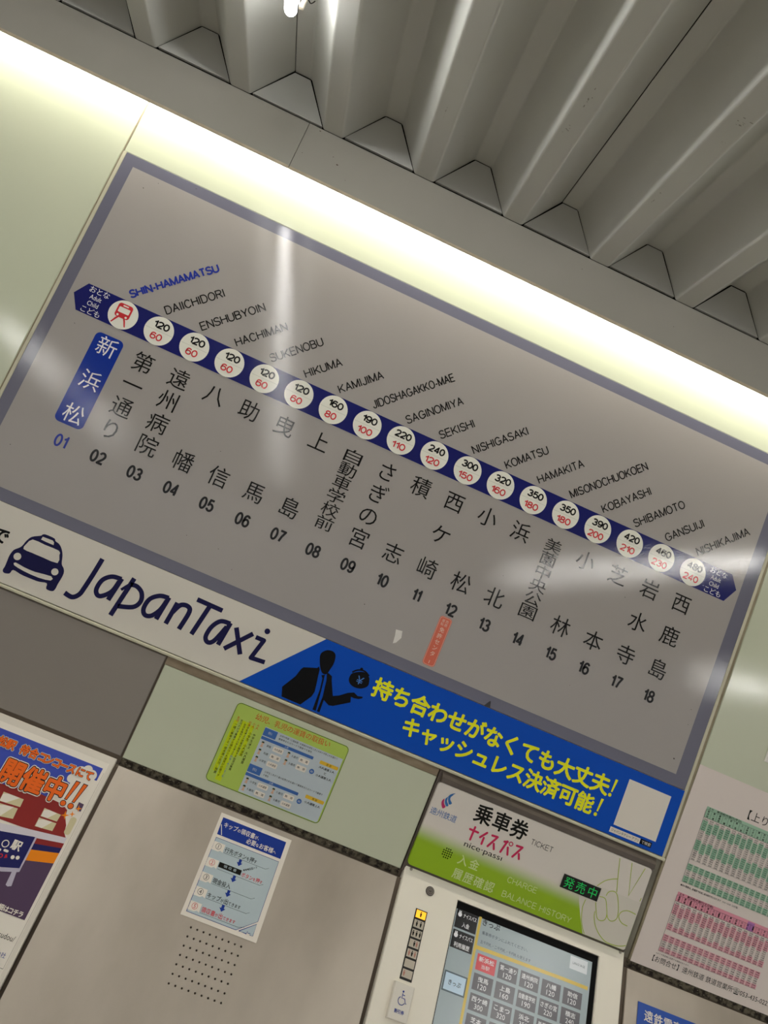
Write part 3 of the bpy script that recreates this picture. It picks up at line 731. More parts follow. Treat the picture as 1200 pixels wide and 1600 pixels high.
sc_.build('scuff_mark', mat('grey_scuff', '#9a9a93', 0.6, 0.2), cl)

# ------------------------------------------------------------------ lamps
def tube_lamp(x, y_near, z, length, label, group, r=0.0115):
    t = thing('fluorescent_lamp', (x, y_near, z), label, 'lamp', group)
    n, rings = 20, []
    for k in range(6):                         # rounded end
        a = math.pi / 2 * k / 5
        rings.append((y_near - r + r * math.cos(a) * 1.0 - 0.0, r * math.sin(a)))
    rings = [(y_near - r * (1 - math.cos(a)), r * math.sin(a)) for a in (math.pi / 2 * k / 5 for k in range(6))]
    rings += [(y_near - length, r)]
    g = G()
    v = [(x + rr * math.cos(2 * math.pi * i / n), yy, z + rr * math.sin(2 * math.pi * i / n)) for yy, rr in rings for i in range(n)]
    f = [(k * n + i, k * n + (i + 1) % n, (k + 1) * n + (i + 1) % n, (k + 1) * n + i) for k in range(len(rings) - 1) for i in range(n)]
    f.append(tuple(range((len(rings) - 1) * n, len(rings) * n)))
    g.add(v, f)
    g.build('tube', m_tube, t, None, True)
    h = G()
    h.add([(x + a, y, z_) for y in (y_near - 0.012, y_near - length) for a, z_ in ((-.010, ZL - .001), (.010, ZL - .001), (.007, z + r + .001), (-.007, z + r + .001))],
          [(0, 1, 2, 3), (7, 6, 5, 4), (0, 4, 5, 1), (1, 5, 6, 2), (2, 6, 7, 3), (3, 7, 4, 0)])
    h.build('fixture_rail', m_whiteplastic, t)
    return t
LG = 'ceiling fluorescent lamps'
tube_lamp(0.162, -0.43, 2.454, 1.20, 'white fluorescent tube whose rounded end shows at the top edge below the folded ceiling', None)
b_ = bpy.data.objects['fluorescent_lamp']
G().box(0.178, 2.452, 0.186, 2.50, 0.455, 0.462, .001).build('lamp_bracket', mat('clear_bracket_plastic', '#9b9484', 0.3, 0.6), b_, W0)
G().stroke([(0.176, 2.47), (0.184, 2.478), (0.192, 2.474), (0.197, 2.482)], 0.0022, 0.452, 5).build('wire', m_dark, b_, W0)
# the rest of the lamp rows run on over the concourse behind the photographer
ROWS = ((0.162, (-1.70, -3.0, -4.3), 1.2, .0115, 'fluorescent tube over the photographer, mirrored in the upright streak on the fare board', 'middle lamp row'),
        (-1.93, (-3.85, -6.3), 1.7, .022, 'fluorescent tube far left, mirrored in the slanting streak at the board left edge', 'left lamp row'),
        (2.45, (-1.45, -2.8, -4.15), 1.25, .021, 'fluorescent tube at right, mirrored in the flat streak by the board right end', 'right lamp row'),
        (5.15, (-5.1,), 1.3, .034, 'fluorescent tube farthest right, mirrored in the streak on the right wall panel', 'far right lamp row'))
for x, ys, ln, r_, lb, gr in ROWS:
    for y in ys:
        tube_lamp(x, y, 2.460 - r_, ln, lb, gr if len(ys) > 1 else None, r_)
# cove tubes above the sign bay, behind the valance
for i, x in enumerate((-2.45, -1.23, -0.01, 1.21, 2.43)):
    t = thing('cove_lamp', (x, -0.052, 2.425), 'fluorescent tube hidden behind the grey valance, lighting the top of the wall', 'lamp', 'cove tubes behind the valance')
    g = G()
    n = 14
    v = [(xx, -0.052 + 0.013 * math.cos(2 * math.pi * k / n), 2.425 + 0.013 * math.sin(2 * math.pi * k / n)) for xx in (x + 0.005, x + 1.215) for k in range(n)]
    g.add(v, [tuple(range(n)), tuple(range(n, 2 * n))[::-1]] + [(k, n + k, n + (k + 1) % n, (k + 1) % n) for k in range(n)])
    g.build('tube', m_cove, t, None, True)

# ================================================================== fare board
FB = thing('fare_board', (0.726, 0.0, 1.442), 'large grey glossy fare board with a navy route band and white fare discs', 'sign')
BZ = wall(0.0)
G().box(-0.1530, 1.4425, 1.6058, 2.2715, -0.028, 0.0030, 0.0005).build('border', m_border, FB, BZ)
G().add([(-0.1265, 1.469, .0034), (1.5725, 1.469, .0034), (1.5725, 2.2455, .0034), (-0.1265, 2.2455, .0034)], [(0, 1, 2, 3)]).build('face', m_board, FB, BZ)
L1, L2, L3, L4 = .0037, .0040, .0043, .0046
G().poly([(-0.0963, 1.9555), (-0.1167, 1.9231), (-0.0965, 1.8887), (1.5415, 1.8887), (1.5625, 1.9255), (1.5400, 1.9567)], L1).build('route_band', m_navy, FB, BZ)
STN = [('SHIN-HAMAMATSU', '新浜松', 0, 0, .208), ('DAIICHIDORI', '第一通り', 120, 60, .139), ('ENSHUBYOIN', '遠州病院', 120, 60, .153),
       ('HACHIMAN', '八幡', 120, 60, .124), ('SUKENOBU', '助信', 120, 60, .128), ('HIKUMA', '曳馬', 120, 60, .091),
       ('KAMIJIMA', '上島', 160, 80, .110), ('JIDOSHAGAKKO-MAE', '自動車学校前', 190, 100, .206), ('SAGINOMIYA', 'さぎの宮', 220, 110, .144),
       ('SEKISHI', '積志', 240, 120, .089), ('NISHIGASAKI', '西ケ崎', 300, 150, .144), ('KOMATSU', '小松', 320, 160, .112),
       ('HAMAKITA', '浜北', 350, 180, .121), ('MISONOCHUOKOEN', '美薗中央公園', 350, 180, .208), ('KOBAYASHI', '小林', 390, 200, .132),
       ('SHIBAMOTO', '芝本', 420, 210, .139), ('GANSUIJI', '岩水寺', 460, 230, .106), ('NISHIKAJIMA', '西鹿島', 480, 240, .147)]
ANG = math.radians(43.8)
for i, (en, ja, ad, chd, ln) in enumerate(STN):
    x = 0.085 * i
    first = i == 0
    # romanised name, running up at 44 degrees
    g = caps(G(), en, x - 0.0005, 1.9630, .0205, ln, .0041 if first else .0026, L1, ANG)
    g.build('romanised_name', m_romanblue if first else m_black, FB, BZ)
    # Japanese name, set vertically
    g = G()
    n = len(ja)
    if first:
        G().rrect(-0.0345, 1.6475, 0.0305, 1.866, 0.012, L1).build('name_plate', m_blue, FB, BZ)
    for k, chr_ in enumerate(ja):
        z_ = 1.8415 - (1.8415 - 1.6765) * k / (n - 1)
        if n == 6:
            g = G().text(chr_, x, z_, h=.0315 if chr_ not in '中' else .033, w=.0405 if chr_ not in '中' else .036, z=L2)
        else:
            g = G().kanji(chr_, x, z_ - (.001 if first else 0), 0.0485 if not first else .047, L2)
        g.build('kanji_character', m_whitetext if first else m_black, FB, BZ)
    # station number
    nn = '%02d' % (i + 1)
    caps(G(), nn, x + .0015, 1.610, .0290, {0: .0335, 1: .0285, 2: .0215}[nn.count('1')], .0045 if first else .0050, L1, 0.0, 'cc', .24).build('station_number', m_romanblue if first else m_black, FB, BZ)
    # fare disc
    d = G().ell(x, 1.9220, 0.0330, 0.0335, L2, 40).build('fare_disc', m_disc, FB, BZ)
    if first:
        G().rrect(x - .0185, 1.9135, x + .0150, 1.9465, .0065, L3).add([], []).build('train_body', m_red, d, BZ)
        q = G().rrect(x - .0145, 1.9250, x + .0110, 1.9375, .002, L4).rrect(x - .0080, 1.9405, x + .0045, 1.9435, .001, L4).ell(x - .0115, 1.9180, .0026, z=L4, n=14).ell(x + .0080, 1.9180, .0026, z=L4, n=14)
        q.build('train_window', m_disc, d, BZ)
        G().poly([(x - .0105, 1.9145), (x - .0135, 1.9105), (x - .0195, 1.8970), (x - .0165, 1.8970), (x - .0095, 1.9090), (x - .0060, 1.9145)], L3).poly([(x + .0030, 1.9145), (x + .0065, 1.9090), (x + .0125, 1.8970), (x + .0155, 1.8970), (x + .0100, 1.9105), (x + .0070, 1.9145)], L3).build('train_rail', m_red, d, BZ)
    else:
        caps(G(), str(ad), x + .001, 1.9355, .0172, .0400 - .003 * str(ad).count('1'), .0034, L3, 0.0, 'cc', .15).build('adult_fare', m_black, d, BZ)
        caps(G(), str(chd), x - .0005, 1.9080, .0165, (.0395 - .003 * str(chd).count('1')) if chd > 99 else .0275, .0029, L3, 0.0, 'cc', .15).build('child_fare', m_red, d, BZ)
        G().rect(x - .0315, 1.9213, x + .0315, 1.9218, L3).build('hairline', m_hair, d, BZ)
for cx_, m_ in ((-0.0675, m_whitetext), (1.5060, m_whitetext)):
    g = G()
    g.line_of('おとな', cx_ - .0150, 1.9470, .0165, .0158, L2, .0)
    g.text('Adult', cx_ - .001, 1.9305, h=.0105, w=.0265, z=L2, anchor='cc')
    g.text('Child', cx_ - .001, 1.9150, h=.0105, w=.0250, z=L2, anchor='cc')
    g.line_of('こども', cx_ - .0150, 1.8985, .0165, .0158, L2, .0)
    g.build('band_end_lettering', m_, FB, BZ)
# specks and scratches on the face
g = G()
for x, z, r in ((-.085, 2.21, .0014), (-.06, 2.235, .0009), (.02, 2.262, .0012), (-.085, 1.86, .0011), (0.75, 1.545, .0013), (.405, 1.53, .001), (1.555, 1.62, .0011), (1.56, 1.585, .001), (.33, 1.53, .0009), (1.02, 1.73, .0009), (-.09, 1.56, .0011), (.32, 1.73, .001), (1.31, 1.80, .0012), (1.555, 1.50, .0022), (.45, 1.50, .0009), (1.26, 1.56, .0008)):
    g.ell(x, z, r, r * .8, L3, 7)
g.build('speck', mat('grime', '#4d4843', 0.7, 0.2), FB, BZ)
# little black hook mark poking up from behind the advert
G().poly([(1.0895, 1.4425), (1.0985, 1.4565), (1.1010, 1.4570), (1.1050, 1.4425)], L1).build('tape_remnant', mat('grey_tape', '#3e3d42', 0.6, 0.3), FB, BZ)

st = thing('licence_centre_sticker', (0.935, -0.0035, 1.4755), 'narrow upright orange-red sticker with white lettering under station number 12', 'sticker')
m_stk = mat('orange_sticker', '#d9694f', 0.35, 0.45)
m_stkw = mat('sticker_lettering', '#e8c9b8', 0.4, 0.4)
G().rrect(.9205, 1.4755, .9500, 1.5910, .007, .0042, z0=.0036).build('sticker_face', m_stk, st, BZ)
g = G()
def rr_outline(g, x0, y0, x1, y1, r, w, z):
    pts = []
    for cx, cy, a in ((x1 - r, y1 - r, 0), (x0 + r, y1 - r, 90), (x0 + r, y0 + r, 180), (x1 - r, y0 + r, 270)):
        for i in range(5):
            t = math.radians(a + 90 * i / 4)
            pts.append((cx + r * math.cos(t), cy + r * math.sin(t)))
    return g.stroke(pts, w, z, closed=True)
rr_outline(g, .9222, 1.4772, .9483, 1.5893, .0058, .0007, .0044)
for k, c in enumerate('免許センター'):
    if c == 'ー':
        g.rect(.9345, 1.4805, .9360, 1.4880, .0044)
    else:
        g.kanji(c, .9352, 1.5605 - .0142 * k, .0125, .0044, .01)
for k, c in enumerate('運転'):
    g.kanji(c, .9305, 1.5815 - .0080 * k, .0075, .0044)
for k, c in enumerate('西鹿'):
    g.kanji(c, .9395, 1.5815 - .0080 * k, .0075, .0044)
g.build('lettering', m_stkw, st, BZ)
pt = G().prism(ART['patch'], .0034, .0040)
po = pt.build('adhesive_patch', mat('torn_white_paper', '#e9e6e0', 0.7, 0.2, bump=(300, .6)), None, BZ)
tag(po, 'small torn white paper patch left on the grey fare board', 'sticker residue')

# ================================================================== advert strip
AD = thing('advertising_strip', (0.726, -0.003, 1.286), 'long taxi advertising strip, white left half and blue right half, under the fare board', 'advertisement')
AF = wall(0.0)
G().box(-0.1530, 1.2860, 1.6052, 1.4415, -0.02, 0.0055, .0004).build('backing', m_adwhite, AD, AF)
G().poly([(0.7020, 1.4415), (1.6050, 1.4415), (1.6050, 1.2862), (0.5640, 1.2862)], .0057).build('blue_field', m_adblue, AD, AF)
A1, A2 = .0060, .0063
SW = .0102
for nm, w_, n_ in (('jt_J', SW, 6), ('jt_a1_bowl', .0098, 7), ('jt_a1_stem', SW, 0), ('jt_p_stem', SW, 0), ('jt_p_flick', .006, 4), ('jt_p_bowl', .0098, 7), ('jt_a2_bowl', .0098, 7), ('jt_a2_stem', SW, 0), ('jt_n_stem', SW, 0), ('jt_n_arch', .0102, 7), ('jt_T_bar', SW, 0), ('jt_T_stem', SW, 0), ('jt_a3_bowl', .0098, 7), ('jt_a3_stem', SW, 0), ('jt_x_a', SW, 4), ('jt_x_b', .0100, 0), ('jt_i', .0096, 0)):
    LET = globals().setdefault('LET', {})
    key = {'J': 'J', 'a1': 'a', 'p': 'p', 'a2': 'a', 'n': 'n', 'T': 'T', 'a3': 'a', 'x': 'x', 'i': 'i'}[nm.split('_')[1]] + nm.split('_')[1]
    split_stroke(LET.setdefault(key, G()), smooth(ART[nm], n_) if n_ else ART[nm], w_, A1 + .00001 * (len(LET[key].f) % 9))
LET['ii'].ell(ART['jt_dot'][0][0], ART['jt_dot'][0][1], .0062, z=A1)
for g in LET.values():
    g.build('letter', m_adnavy, AD, AF)
G().kanji('で', -0.022, 1.3765, .036, A1, .03).build('letter', m_adblack, AD, AF)
tx = G().poly(smooth(ART['taxi_body'], 3, True), A1).build('taxi_pictogram', m_adnavy, AD, AF)
G().poly(smooth(ART['taxi_windshield'], 2, True), A2).poly(ART['taxi_roofsign'], A2).poly(smooth(ART['taxi_bumper'], 2, True), A2).ell(*ART['taxi_lamps'][0], .0078, z=A2).ell(*ART['taxi_lamps'][1], .0074, z=A2).build('taxi_window', m_adwhite, tx, AF)
mn = G().poly(smooth(ART['man_head'], 3, True), A1).poly(ART['man_jacket'], A1 + .0001).poly(ART['man_tie'], A1 + .0001).poly(ART['man_arm'], A1 + .00015).build('suited_figure_print', m_adblack, AD, AF)
pu = G().poly(smooth(ART['purse'], 3, True), A1).ell(*ART['purse_knob'][0], .0035, z=A1).stroke(ART['purse_clasp'], .0035, A2, 4).build('purse_print', m_adblack, AD, AF)
G().text('¥', .8065, 1.3870, h=.0175, w=.0150, z=A2, rot=-.05).build('yen_mark', mat('pale_blue_ink', '#3d78c8', .4, .4), pu, AF)
for k, c in enumerate('持ち合わせがなくても大丈夫'):
    G().kanji(c, .8625 + (1.4085 - .8625) / 12 * k, 1.3885 - .0045 * k / 12, .0465, A1, .034).build('slogan_character', m_adyellow, AD, AF)
for k, c in enumerate('キャッシュレス決済可能'):
    G().kanji(c, .9540 + (1.3885 - .9540) / 10 * k, 1.3358 - .0045 * k / 10, .0445, A1, .034).build('slogan_character', m_adyellow, AD, AF)
for x_, y_ in ((1.4400, 1.3840), (1.4235, 1.3320)):
    G().poly([(x_ - .0010, y_ + .0215), (x_ + .0055, y_ + .0215), (x_ + .0015, y_ - .0085), (x_ - .0020, y_ - .0085)], A1).ell(x_ - .0020, y_ - .0160, .0042, z=A1, n=16).build('exclamation_mark', m_adyellow, AD, AF)
# blank white square of the code (the code itself is left out)
G().rect(1.4700, 1.3105, 1.5785, 1.4180, A1).build('code_card', m_sheetwhite, AD, AF)
cp = G().rect(1.4655, 1.2925, 1.5425, 1.3045, A1).build('caption_strip', m_sheetwhite, AD, AF)
G().text('ジャパンタクシー アプリ', 1.504, 1.2985, w=.070, h=.0072, z=A2, res=2).build('lettering', m_adblack, cp, AF)
cp = G().rect(1.5430, 1.2935, 1.5720, 1.3050, A1).build('caption_strip', m_adblack, AD, AF)
G().text('で検索', 1.5580, 1.2992, w=.0230, h=.0078, z=A2, res=2).build('lettering', m_sheetwhite, cp, AF)
# ================================================================== fare rules notice
FR = thing('fare_rules_notice', (0.712, -0.004, 1.071), 'yellow-green rounded notice about child fares stuck on the pale green panel', 'notice')
FF = wall(0.004)
m_lime = mat('lime_green_print', '#b4cf5c', .45, .4)
m_fline = paint('dark_green_line', '#3a5a1c')
m_pan = paint('pale_blue_print', '#c3cfd6')
m_fblue = paint('mid_blue_print', '#456fb5')
m_gold = paint('gold_print', '#e8bf3c')
m_chart = paint('bright_yellow_green', '#c9dd1e')
m_ora = paint('orange_red_print', '#d8502a')
m_txt = paint('black_print', '#15140f')
G().rrect(.580, 1.0710, .8440, 1.2460, .010, .0012, z0=.0002).build('card', m_lime, FR, FF)
E1, E2, E3, E4 = .0014, .0016, .0018, .0020
g = G(); rr_outline(g, .5808, 1.0718, .8432, 1.2452, .0095, .0010, E1); g.build('outline', m_fline, FR, FF)
G().poly([(.6555, 1.2190), (.8395, 1.2170), (.8400, 1.0765), (.8370, 1.0735), (.6560, 1.0735)], E1).build('pale_field', m_pan, FR, FF)
g = G()
ttl = '幼児、乳児の運賃の取扱い'
for k, c in enumerate(ttl):
    g.kanji(c, .6345 + .01455 * k, 1.2318 + .0003 * k, .0150, E1, -.004)
g.build('title', m_ora, FR, FF)
g = G()
for x0, y0, x1, y1 in ((.588, 1.0950, .5965, 1.2080), (.6000, 1.0790, .6130, 1.1300), (.6050, 1.1300, .6140, 1.2130), (.6150, 1.1360, .6230, 1.2130), (.6250, 1.1420, .6330, 1.2100), (.6000, 1.1300, .6050, 1.1700)):
    g.rect(x0, y0, x1, y1, E1)
g.build('highlight', m_chart, FR, FF)
g = G(); h = G(); b = G()
COLS = [(.5945, '一緒に乗車する一歳未満の乳児、無賃', 1.2000, .0067), (.6035, '乳児だけで乗車する場合は小人運賃が必要です', 1.2110, .0061), (.6130, '幼児を随伴する小学生以上の旅客一人につき二人', 1.2060, .0055), (.6215, '小学生以上の旅客が随伴する幼児は無賃', 1.2080, .0058), (.6310, '小学生　小人運賃', 1.1930, .0068), (.6400, '中学生以上　大人運賃', 1.1930, .0068)]
for i, (x, t_, zt, p) in enumerate(COLS):
    for k, c in enumerate(t_):
        if c != '　':
            (b if i % 3 == 2 and k > 12 else g).kanji(c, x, zt - p * k, p * .98, E2, .0, res=1)
for x, t_ in ((.5945, '乳児'), (.6215, '幼児'), (.6310, '小人'), (.6400, '大人')):
    for k, c in enumerate(t_):
        h.kanji(c, x, 1.2145 - .0062 * k, .0062, E2, .0, res=1)
g.build('rules_text', m_txt, FR, FF); h.build('rules_heading', m_ora, FR, FF); b.build('rules_note', m_fblue, FR, FF)
def block(zt, n1, n2, rows1, rows2, total):
    q = G().rrect(.6560, zt - .0170, .6855, zt, .001, E2).build('case_label', m_fblue, FR, FF)
    G().text(n1, .6705, zt - .0085, h=.0062, z=E3, res=2).build('lettering', m_pan, q, FF)
    q = G().rrect(.6560, zt - .0255, .7780, zt - .0190, .001, E2).build('heading_bar', m_fblue, FR, FF)
    G().text('人数', .7150, zt - .0222, h=.0045, z=E3, res=2).build('lettering', m_pan, q, FF)
    g = G()
    g.text(n2[0], .6920, zt - .0045, h=.0046, w=.136, z=E2, anchor='lc', res=1)
    g.text(n2[1], .6920, zt - .0115, h=.0046, w=.078 if zt > 1.2 else .012, z=E2, anchor='lc', res=1)
    pills, icons, hair = G(), G(), G()
    for x0, rows in ((.6640, rows1), (.7250, rows2)):
        for k, (who, fare) in enumerate(rows):
            z = zt - .0345 - .0165 * k
            g.text(who, x0 + .0150, z, h=.0052, z=E3, res=1, anchor='cc', sx=.95)
            pills.rrect(x0 + .0250, z - .0060, x0 + .0485, z + .0050, .002, E2)
            g.text(fare, x0 + .0368, z - .0005, h=.0050, w=.0175, z=E3, res=1)
            icons.ell(x0, z + .0022, .0030, z=E3, n=10).poly([(x0 - .0032, z - .0068), (x0 + .0032, z - .0068), (x0 + .0016, z - .0008), (x0 - .0016, z - .0008)], E2)
            hair.poly([(x0 - .0032, z + .0024), (x0 + .0032, z + .0024), (x0 + .0022, z + .0055), (x0 - .0022, z + .0055)], E4)
    qq = pills.build('answer_box', m_sheetwhite, FR, FF); qq['kind'] = 'stuff'
    qq = icons.build('little_figure', paint('skin_print', '#d9b49a'), FR, FF); qq['kind'] = 'stuff'
    qq = hair.build('figure_hair', paint('dark_green_print', '#2f4a30'), FR, FF); qq['kind'] = 'stuff'
    G().ell(.7860, zt - .0490 + (.014 if zt < 1.15 else 0), .0055, z=E2, n=20).build('equals_disc', m_fblue, FR, FF)
    G().rect(.7832, zt - .0485 + (.014 if zt < 1.15 else 0), .7888, zt - .0475 + (.014 if zt < 1.15 else 0), E3).rect(.7832, zt - .0507 + (.014 if zt < 1.15 else 0), .7888, zt - .0497 + (.014 if zt < 1.15 else 0), E3).build('equals_sign', m_pan, FR, FF)
    G().rrect(.7945, zt - .0275 + (.004 if zt < 1.15 else 0), .8375, zt - .0200 + (.004 if zt < 1.15 else 0), .002, E2).build('total_bar', m_gold, FR, FF)
    g.text('合 計', .8160, zt - .0238 + (.004 if zt < 1.15 else 0), h=.0050, z=E3, res=1)
    for k, t_ in enumerate(total):
        g.text(t_, .8150, zt - .0340 - .0090 * k + (.003 if zt < 1.15 else 0), h=.0052, w=.0360 if len(t_) > 2 else .005, z=E3, res=1, bold=.01)
    g.build('small_print', m_txt, FR, FF)
block(1.2175, '例1', ('幼児が先頭（１歳未満）を家族が大学生１人と大人の子供２人を連れて', '乗車券またはカードで乗車する場合'), [('家族', '大人運賃'), ('先頭', '無　賃'), ('小学生', '小人運賃')], [('５歳児', '無　賃'), ('３歳児', '無　賃')], ['大人運賃１人', 'と', '小人運賃１人'])
block(1.1360, '例2', ('小学生１人が５歳の幼児３人を連れて乗車券またはカードで乗車す', 'る場合'), [('小学生', '小人運賃'), ('５歳児', '無　賃')], [('５歳児', '無　賃'), ('３歳児', '小人運賃')], ['小人運賃２人'])

# ================================================================== stainless sheets on the leaning front
def perforated(g, x0, y0, x1, y1, hx0, hy0, nx, ny, px, py, r, z0, z1):
    """steel sheet with a real grid of round holes"""
    gx0, gx1 = hx0 - px / 2, hx0 + px * (nx - .5)
    gy1, gy0 = hy0 + py / 2, hy0 - py * (ny - .5)
    for a in ((x0, y0, x1, gy0), (x0, gy1, x1, y1), (x0, gy0, gx0, gy1), (gx1, gy0, x1, gy1)):
        g.rect(*a, z1)
    g.add([(x0, y0, z0), (x1, y0, z0), (x1, y1, z0), (x0, y1, z0), (x0, y0, z1), (x1, y0, z1), (x1, y1, z1), (x0, y1, z1)], [(0, 1, 5, 4), (1, 2, 6, 5), (2, 3, 7, 6), (3, 0, 4, 7)])
    for i in range(nx):
        for j in range(ny):
            cx, cy = hx0 + px * i, hy0 - py * j
            o, q, s_ = [], [], []
            for k in range(8):
                t = math.pi / 4 * k
                c, s = math.cos(t), math.sin(t)
                m_ = max(abs(c), abs(s))
                o.append((cx + c / m_ * px / 2, cy + s / m_ * py / 2, z1))
                q.append((cx + c * r, cy + s * r, z1))
                s_.append((cx + c * r, cy + s * r, z0))
            g.add(o + q + s_, [(k, (k + 1) % 8, 8 + (k + 1) % 8, 8 + k) for k in range(8)] + [(8 + k, 8 + (k + 1) % 8, 16 + (k + 1) % 8, 16 + k) for k in range(8)])
    return g
S0 = slope(0.004)
SP = thing('steel_access_panel', (0.725, -0.15, 0.60), 'plain brushed steel panel with a grid of small holes, left of the ticket machine', 'panel')
perforated(G(), .4045, -0.60, 1.0465, -.0135, .6708, -.2423, 9, 7, .01322, .01640, .0021, -.004, 0.0).build('steel_sheet', m_steel, SP, S0)
RP = thing('steel_access_panel', (2.0, -0.15, 0.60), 'brushed steel panel right of the ticket machine, below the timetable sheet', 'panel')
G().box(1.6120, -0.60, 2.75, -.0125, -.004, 0.0, .001).build('steel_sheet', m_steel, RP, S0)

# receipt guide
GD = thing('receipt_guide_notice', (0.722, -0.06, 0.86), 'white portrait notice with blue header and five numbered steps, taped on the steel panel', 'notice')
GF = slope(0.0045)
m_gblue = paint('royal_blue_print', '#1f3a93')
m_gpan = paint('grey_blue_print', '#b9c8ce')
m_gred = paint('red_print', '#d83a44')
G().box(.6415, -.2275, .8022, -.0243, .0002, .0010).build('card', m_sheetwhite, GD, GF)
H1, H2, H3, H4 = .0012, .0014, .0016, .0018
hd = G().poly([(.6485, -.0320), (.7925, -.0320), (.7925, -.0672), (.6495, -.0672), (.6490, -.052)], H1).build('header', m_gblue, GD, GF)
def mixed(g, s, x0, y, big, small, z, bold=.012):
    """characters; kana particles set smaller; returns end x"""
    x = x0
    for c in s:
        e = small if c in 'のがをなてきますへ、で' else big
        g.kanji(c, x + e / 2, y - (big - e) * .3, e, z, bold, .9, 2)
        x += e * .9
    return x
g = G(); mixed(g, 'キップの領収書が、', .6545, -.0445, .0118, .0080, H2); mixed(g, '必要なお客様へ', .7115, -.0578, .0118, .0080, H2)
g.stroke([(.6505, -.0465), (.6590, -.0660)], .0016, H2)
g.build('lettering', m_sheetwhite, hd, GF)
pn = G().poly([(.6505, -.0735), (.7912, -.0735), (.7912, -.1912), (.7552, -.2187), (.6505, -.2187)], H1).build('steps_field', m_gpan, GD, GF)
G().stroke([(.6505, -.0735), (.7912, -.0735), (.7912, -.1912), (.7552, -.2187), (.6505, -.2187)], .0008, H2, closed=True).build('outline', m_gblue, pn, GF)
cr = G().poly([(.7912, -.1960), (.7912, -.2185), (.7850, -.2185), (.7840, -.2150), (.7810, -.2170), (.7780, -.2140), (.7775, -.2185), (.7612, -.2185)], H1).build('corner_field', m_gpan, GD, GF)
G().stroke([(.7912, -.1960), (.7912, -.2185), (.7850, -.2185), (.7840, -.2150), (.7810, -.2170), (.7780, -.2140), (.7775, -.2185), (.7612, -.2185)], .0008, H2, closed=True).build('outline', m_gblue, cr, GF)
steps = [(-.0885, '行先ボタンを押す', m_txt), (-.1210, None, m_gred), (-.1500, '現金投入', m_txt), (-.1780, 'キップが出てきます', m_txt), (-.2055, '領収書が出てきます', m_gred)]
for k, (y, t_, mm) in enumerate(steps):
    tb = G().poly([(.6485, y + .0075), (.6745, y + .0075), (.6745, y - .0085), (.6690, y - .0065), (.6645, y - .0095), (.6485, y - .0095)], H2).build('step_tab', m_sheetwhite, GD, GF)
    col = m_gred if k in (1, 4) else m_txt
    G().ring(.6620, y, .0056, .0007, H3, 24).text(str(k + 1), .6620, y, h=.0072, z=H3, res=2).build('step_number', col, tb, GF)
    g = G()
    if t_:
        mixed(g, t_, .6760, y - .0005, .0108, .0075, H2, .01)
    else:
        bk = G().rect(.6762, y - .0045 + .001, .7252, y + .0065, H2).build('black_key', m_txt, GD, GF)
        G().text('領 収 書', .7007, y + .0020, h=.0055, w=.028, z=H3, res=2).build('lettering', m_gpan, bk, GF)
        mixed(g, 'ボタンを押す', .7262, y - .0005, .0095, .0070, H2, .01)
    g.build('step_text', mm, GD, GF)
    u = G().stroke([(.6765, y - .0075), (.7700 - .007 * (k > 1) - .005 * (k > 3), y - .0075), (.7765 - .007 * (k > 1), y - .0035)], .0005, H2).build('rule', m_txt, GD, GF)
G().text('◀◀◀画面の下', .7400, -.1062, h=.0048, w=.030, z=H2, rot=.52, res=1).build('step_note', m_txt, GD, GF)
for y in (-.1032, -.1353, -.1640, -.1922):
    G().poly([(.7122, y + .0068), (.7180, y + .0068), (.7180, y + .0005), (.7215, y + .0005), (.7150, y - .0062), (.7087, y + .0005), (.7122, y + .0005)], H3).build('arrow', m_gblue, GD, GF)

# ================================================================== festival poster board, lower left
PO = thing('event_poster', (0.12, -0.15, 0.6), 'colourful station event poster with orange lettering, in a white board at lower left', 'poster')
PF = slope(0.0045)
G().box(-.32, -.60, .3960, -.0045, -.012, .0085, .0012).build('board', mat('satin_white_board', '#dcd5c9', .35, .4), PO, PF)
G().rect(-.30, -.575, .3865, -.0195, .0087).build('sheet_edge', m_sheetwhite, PO, PF)
Q = [.0089 + .0002 * i for i in range(9)]
m_psky = paint('poster_sky_blue', '#3e50b4'); m_pred = paint('poster_brick_red', '#8e2a28'); m_porange = paint('poster_orange', '#ee6a1e')
m_pnavy = paint('poster_navy', '#20205e'); m_ppurple = paint('poster_purple', '#55415c'); m_ppale = paint('poster_pale', '#d8d2da'); m_pcream = paint('poster_cream', '#d2c8a0')
m_pamber = paint('poster_amber', '#f18a10'); m_plilac = paint('poster_lilac', '#bdb6c8'); m_pout = paint('poster_outline', '#141018')
G().rect(-.28, -.3280, .3795, -.0325, Q[0]).build('picture_base', m_sheetwhite, PO, PF)
G().poly([(-.28, -.0325), (.3790, -.0325), (.3790, -.0590), (.3350, -.0640), (.3330, -.0900), (.30, -.1350), (-.28, -.1350)], Q[1]).build('sky', m_psky, PO, PF)
g = G()
for x, y, r in ((.342, -.056, .013), (.353, -.046, .0095), (.3640, -.053, .011), (.350, -.074, .016), (.3660, -.068, .012), (.332, -.072, .009)):
    g.ell(x, y, r, z=Q[2] + r * .005)
g.build('cloud', m_sheetwhite, PO, PF)
bd = G().poly([(-.28, -.1290), (.2149, -.1288), (.2912, -.1199), (.3400, -.1230), (.3540, -.1300), (.3570, -.1430), (.3660, -.1560), (.3700, -.1700), (.3785, -.1790), (.2921, -.1869), (-.28, -.2000)], Q[2]).build('building', m_pred, PO, PF)
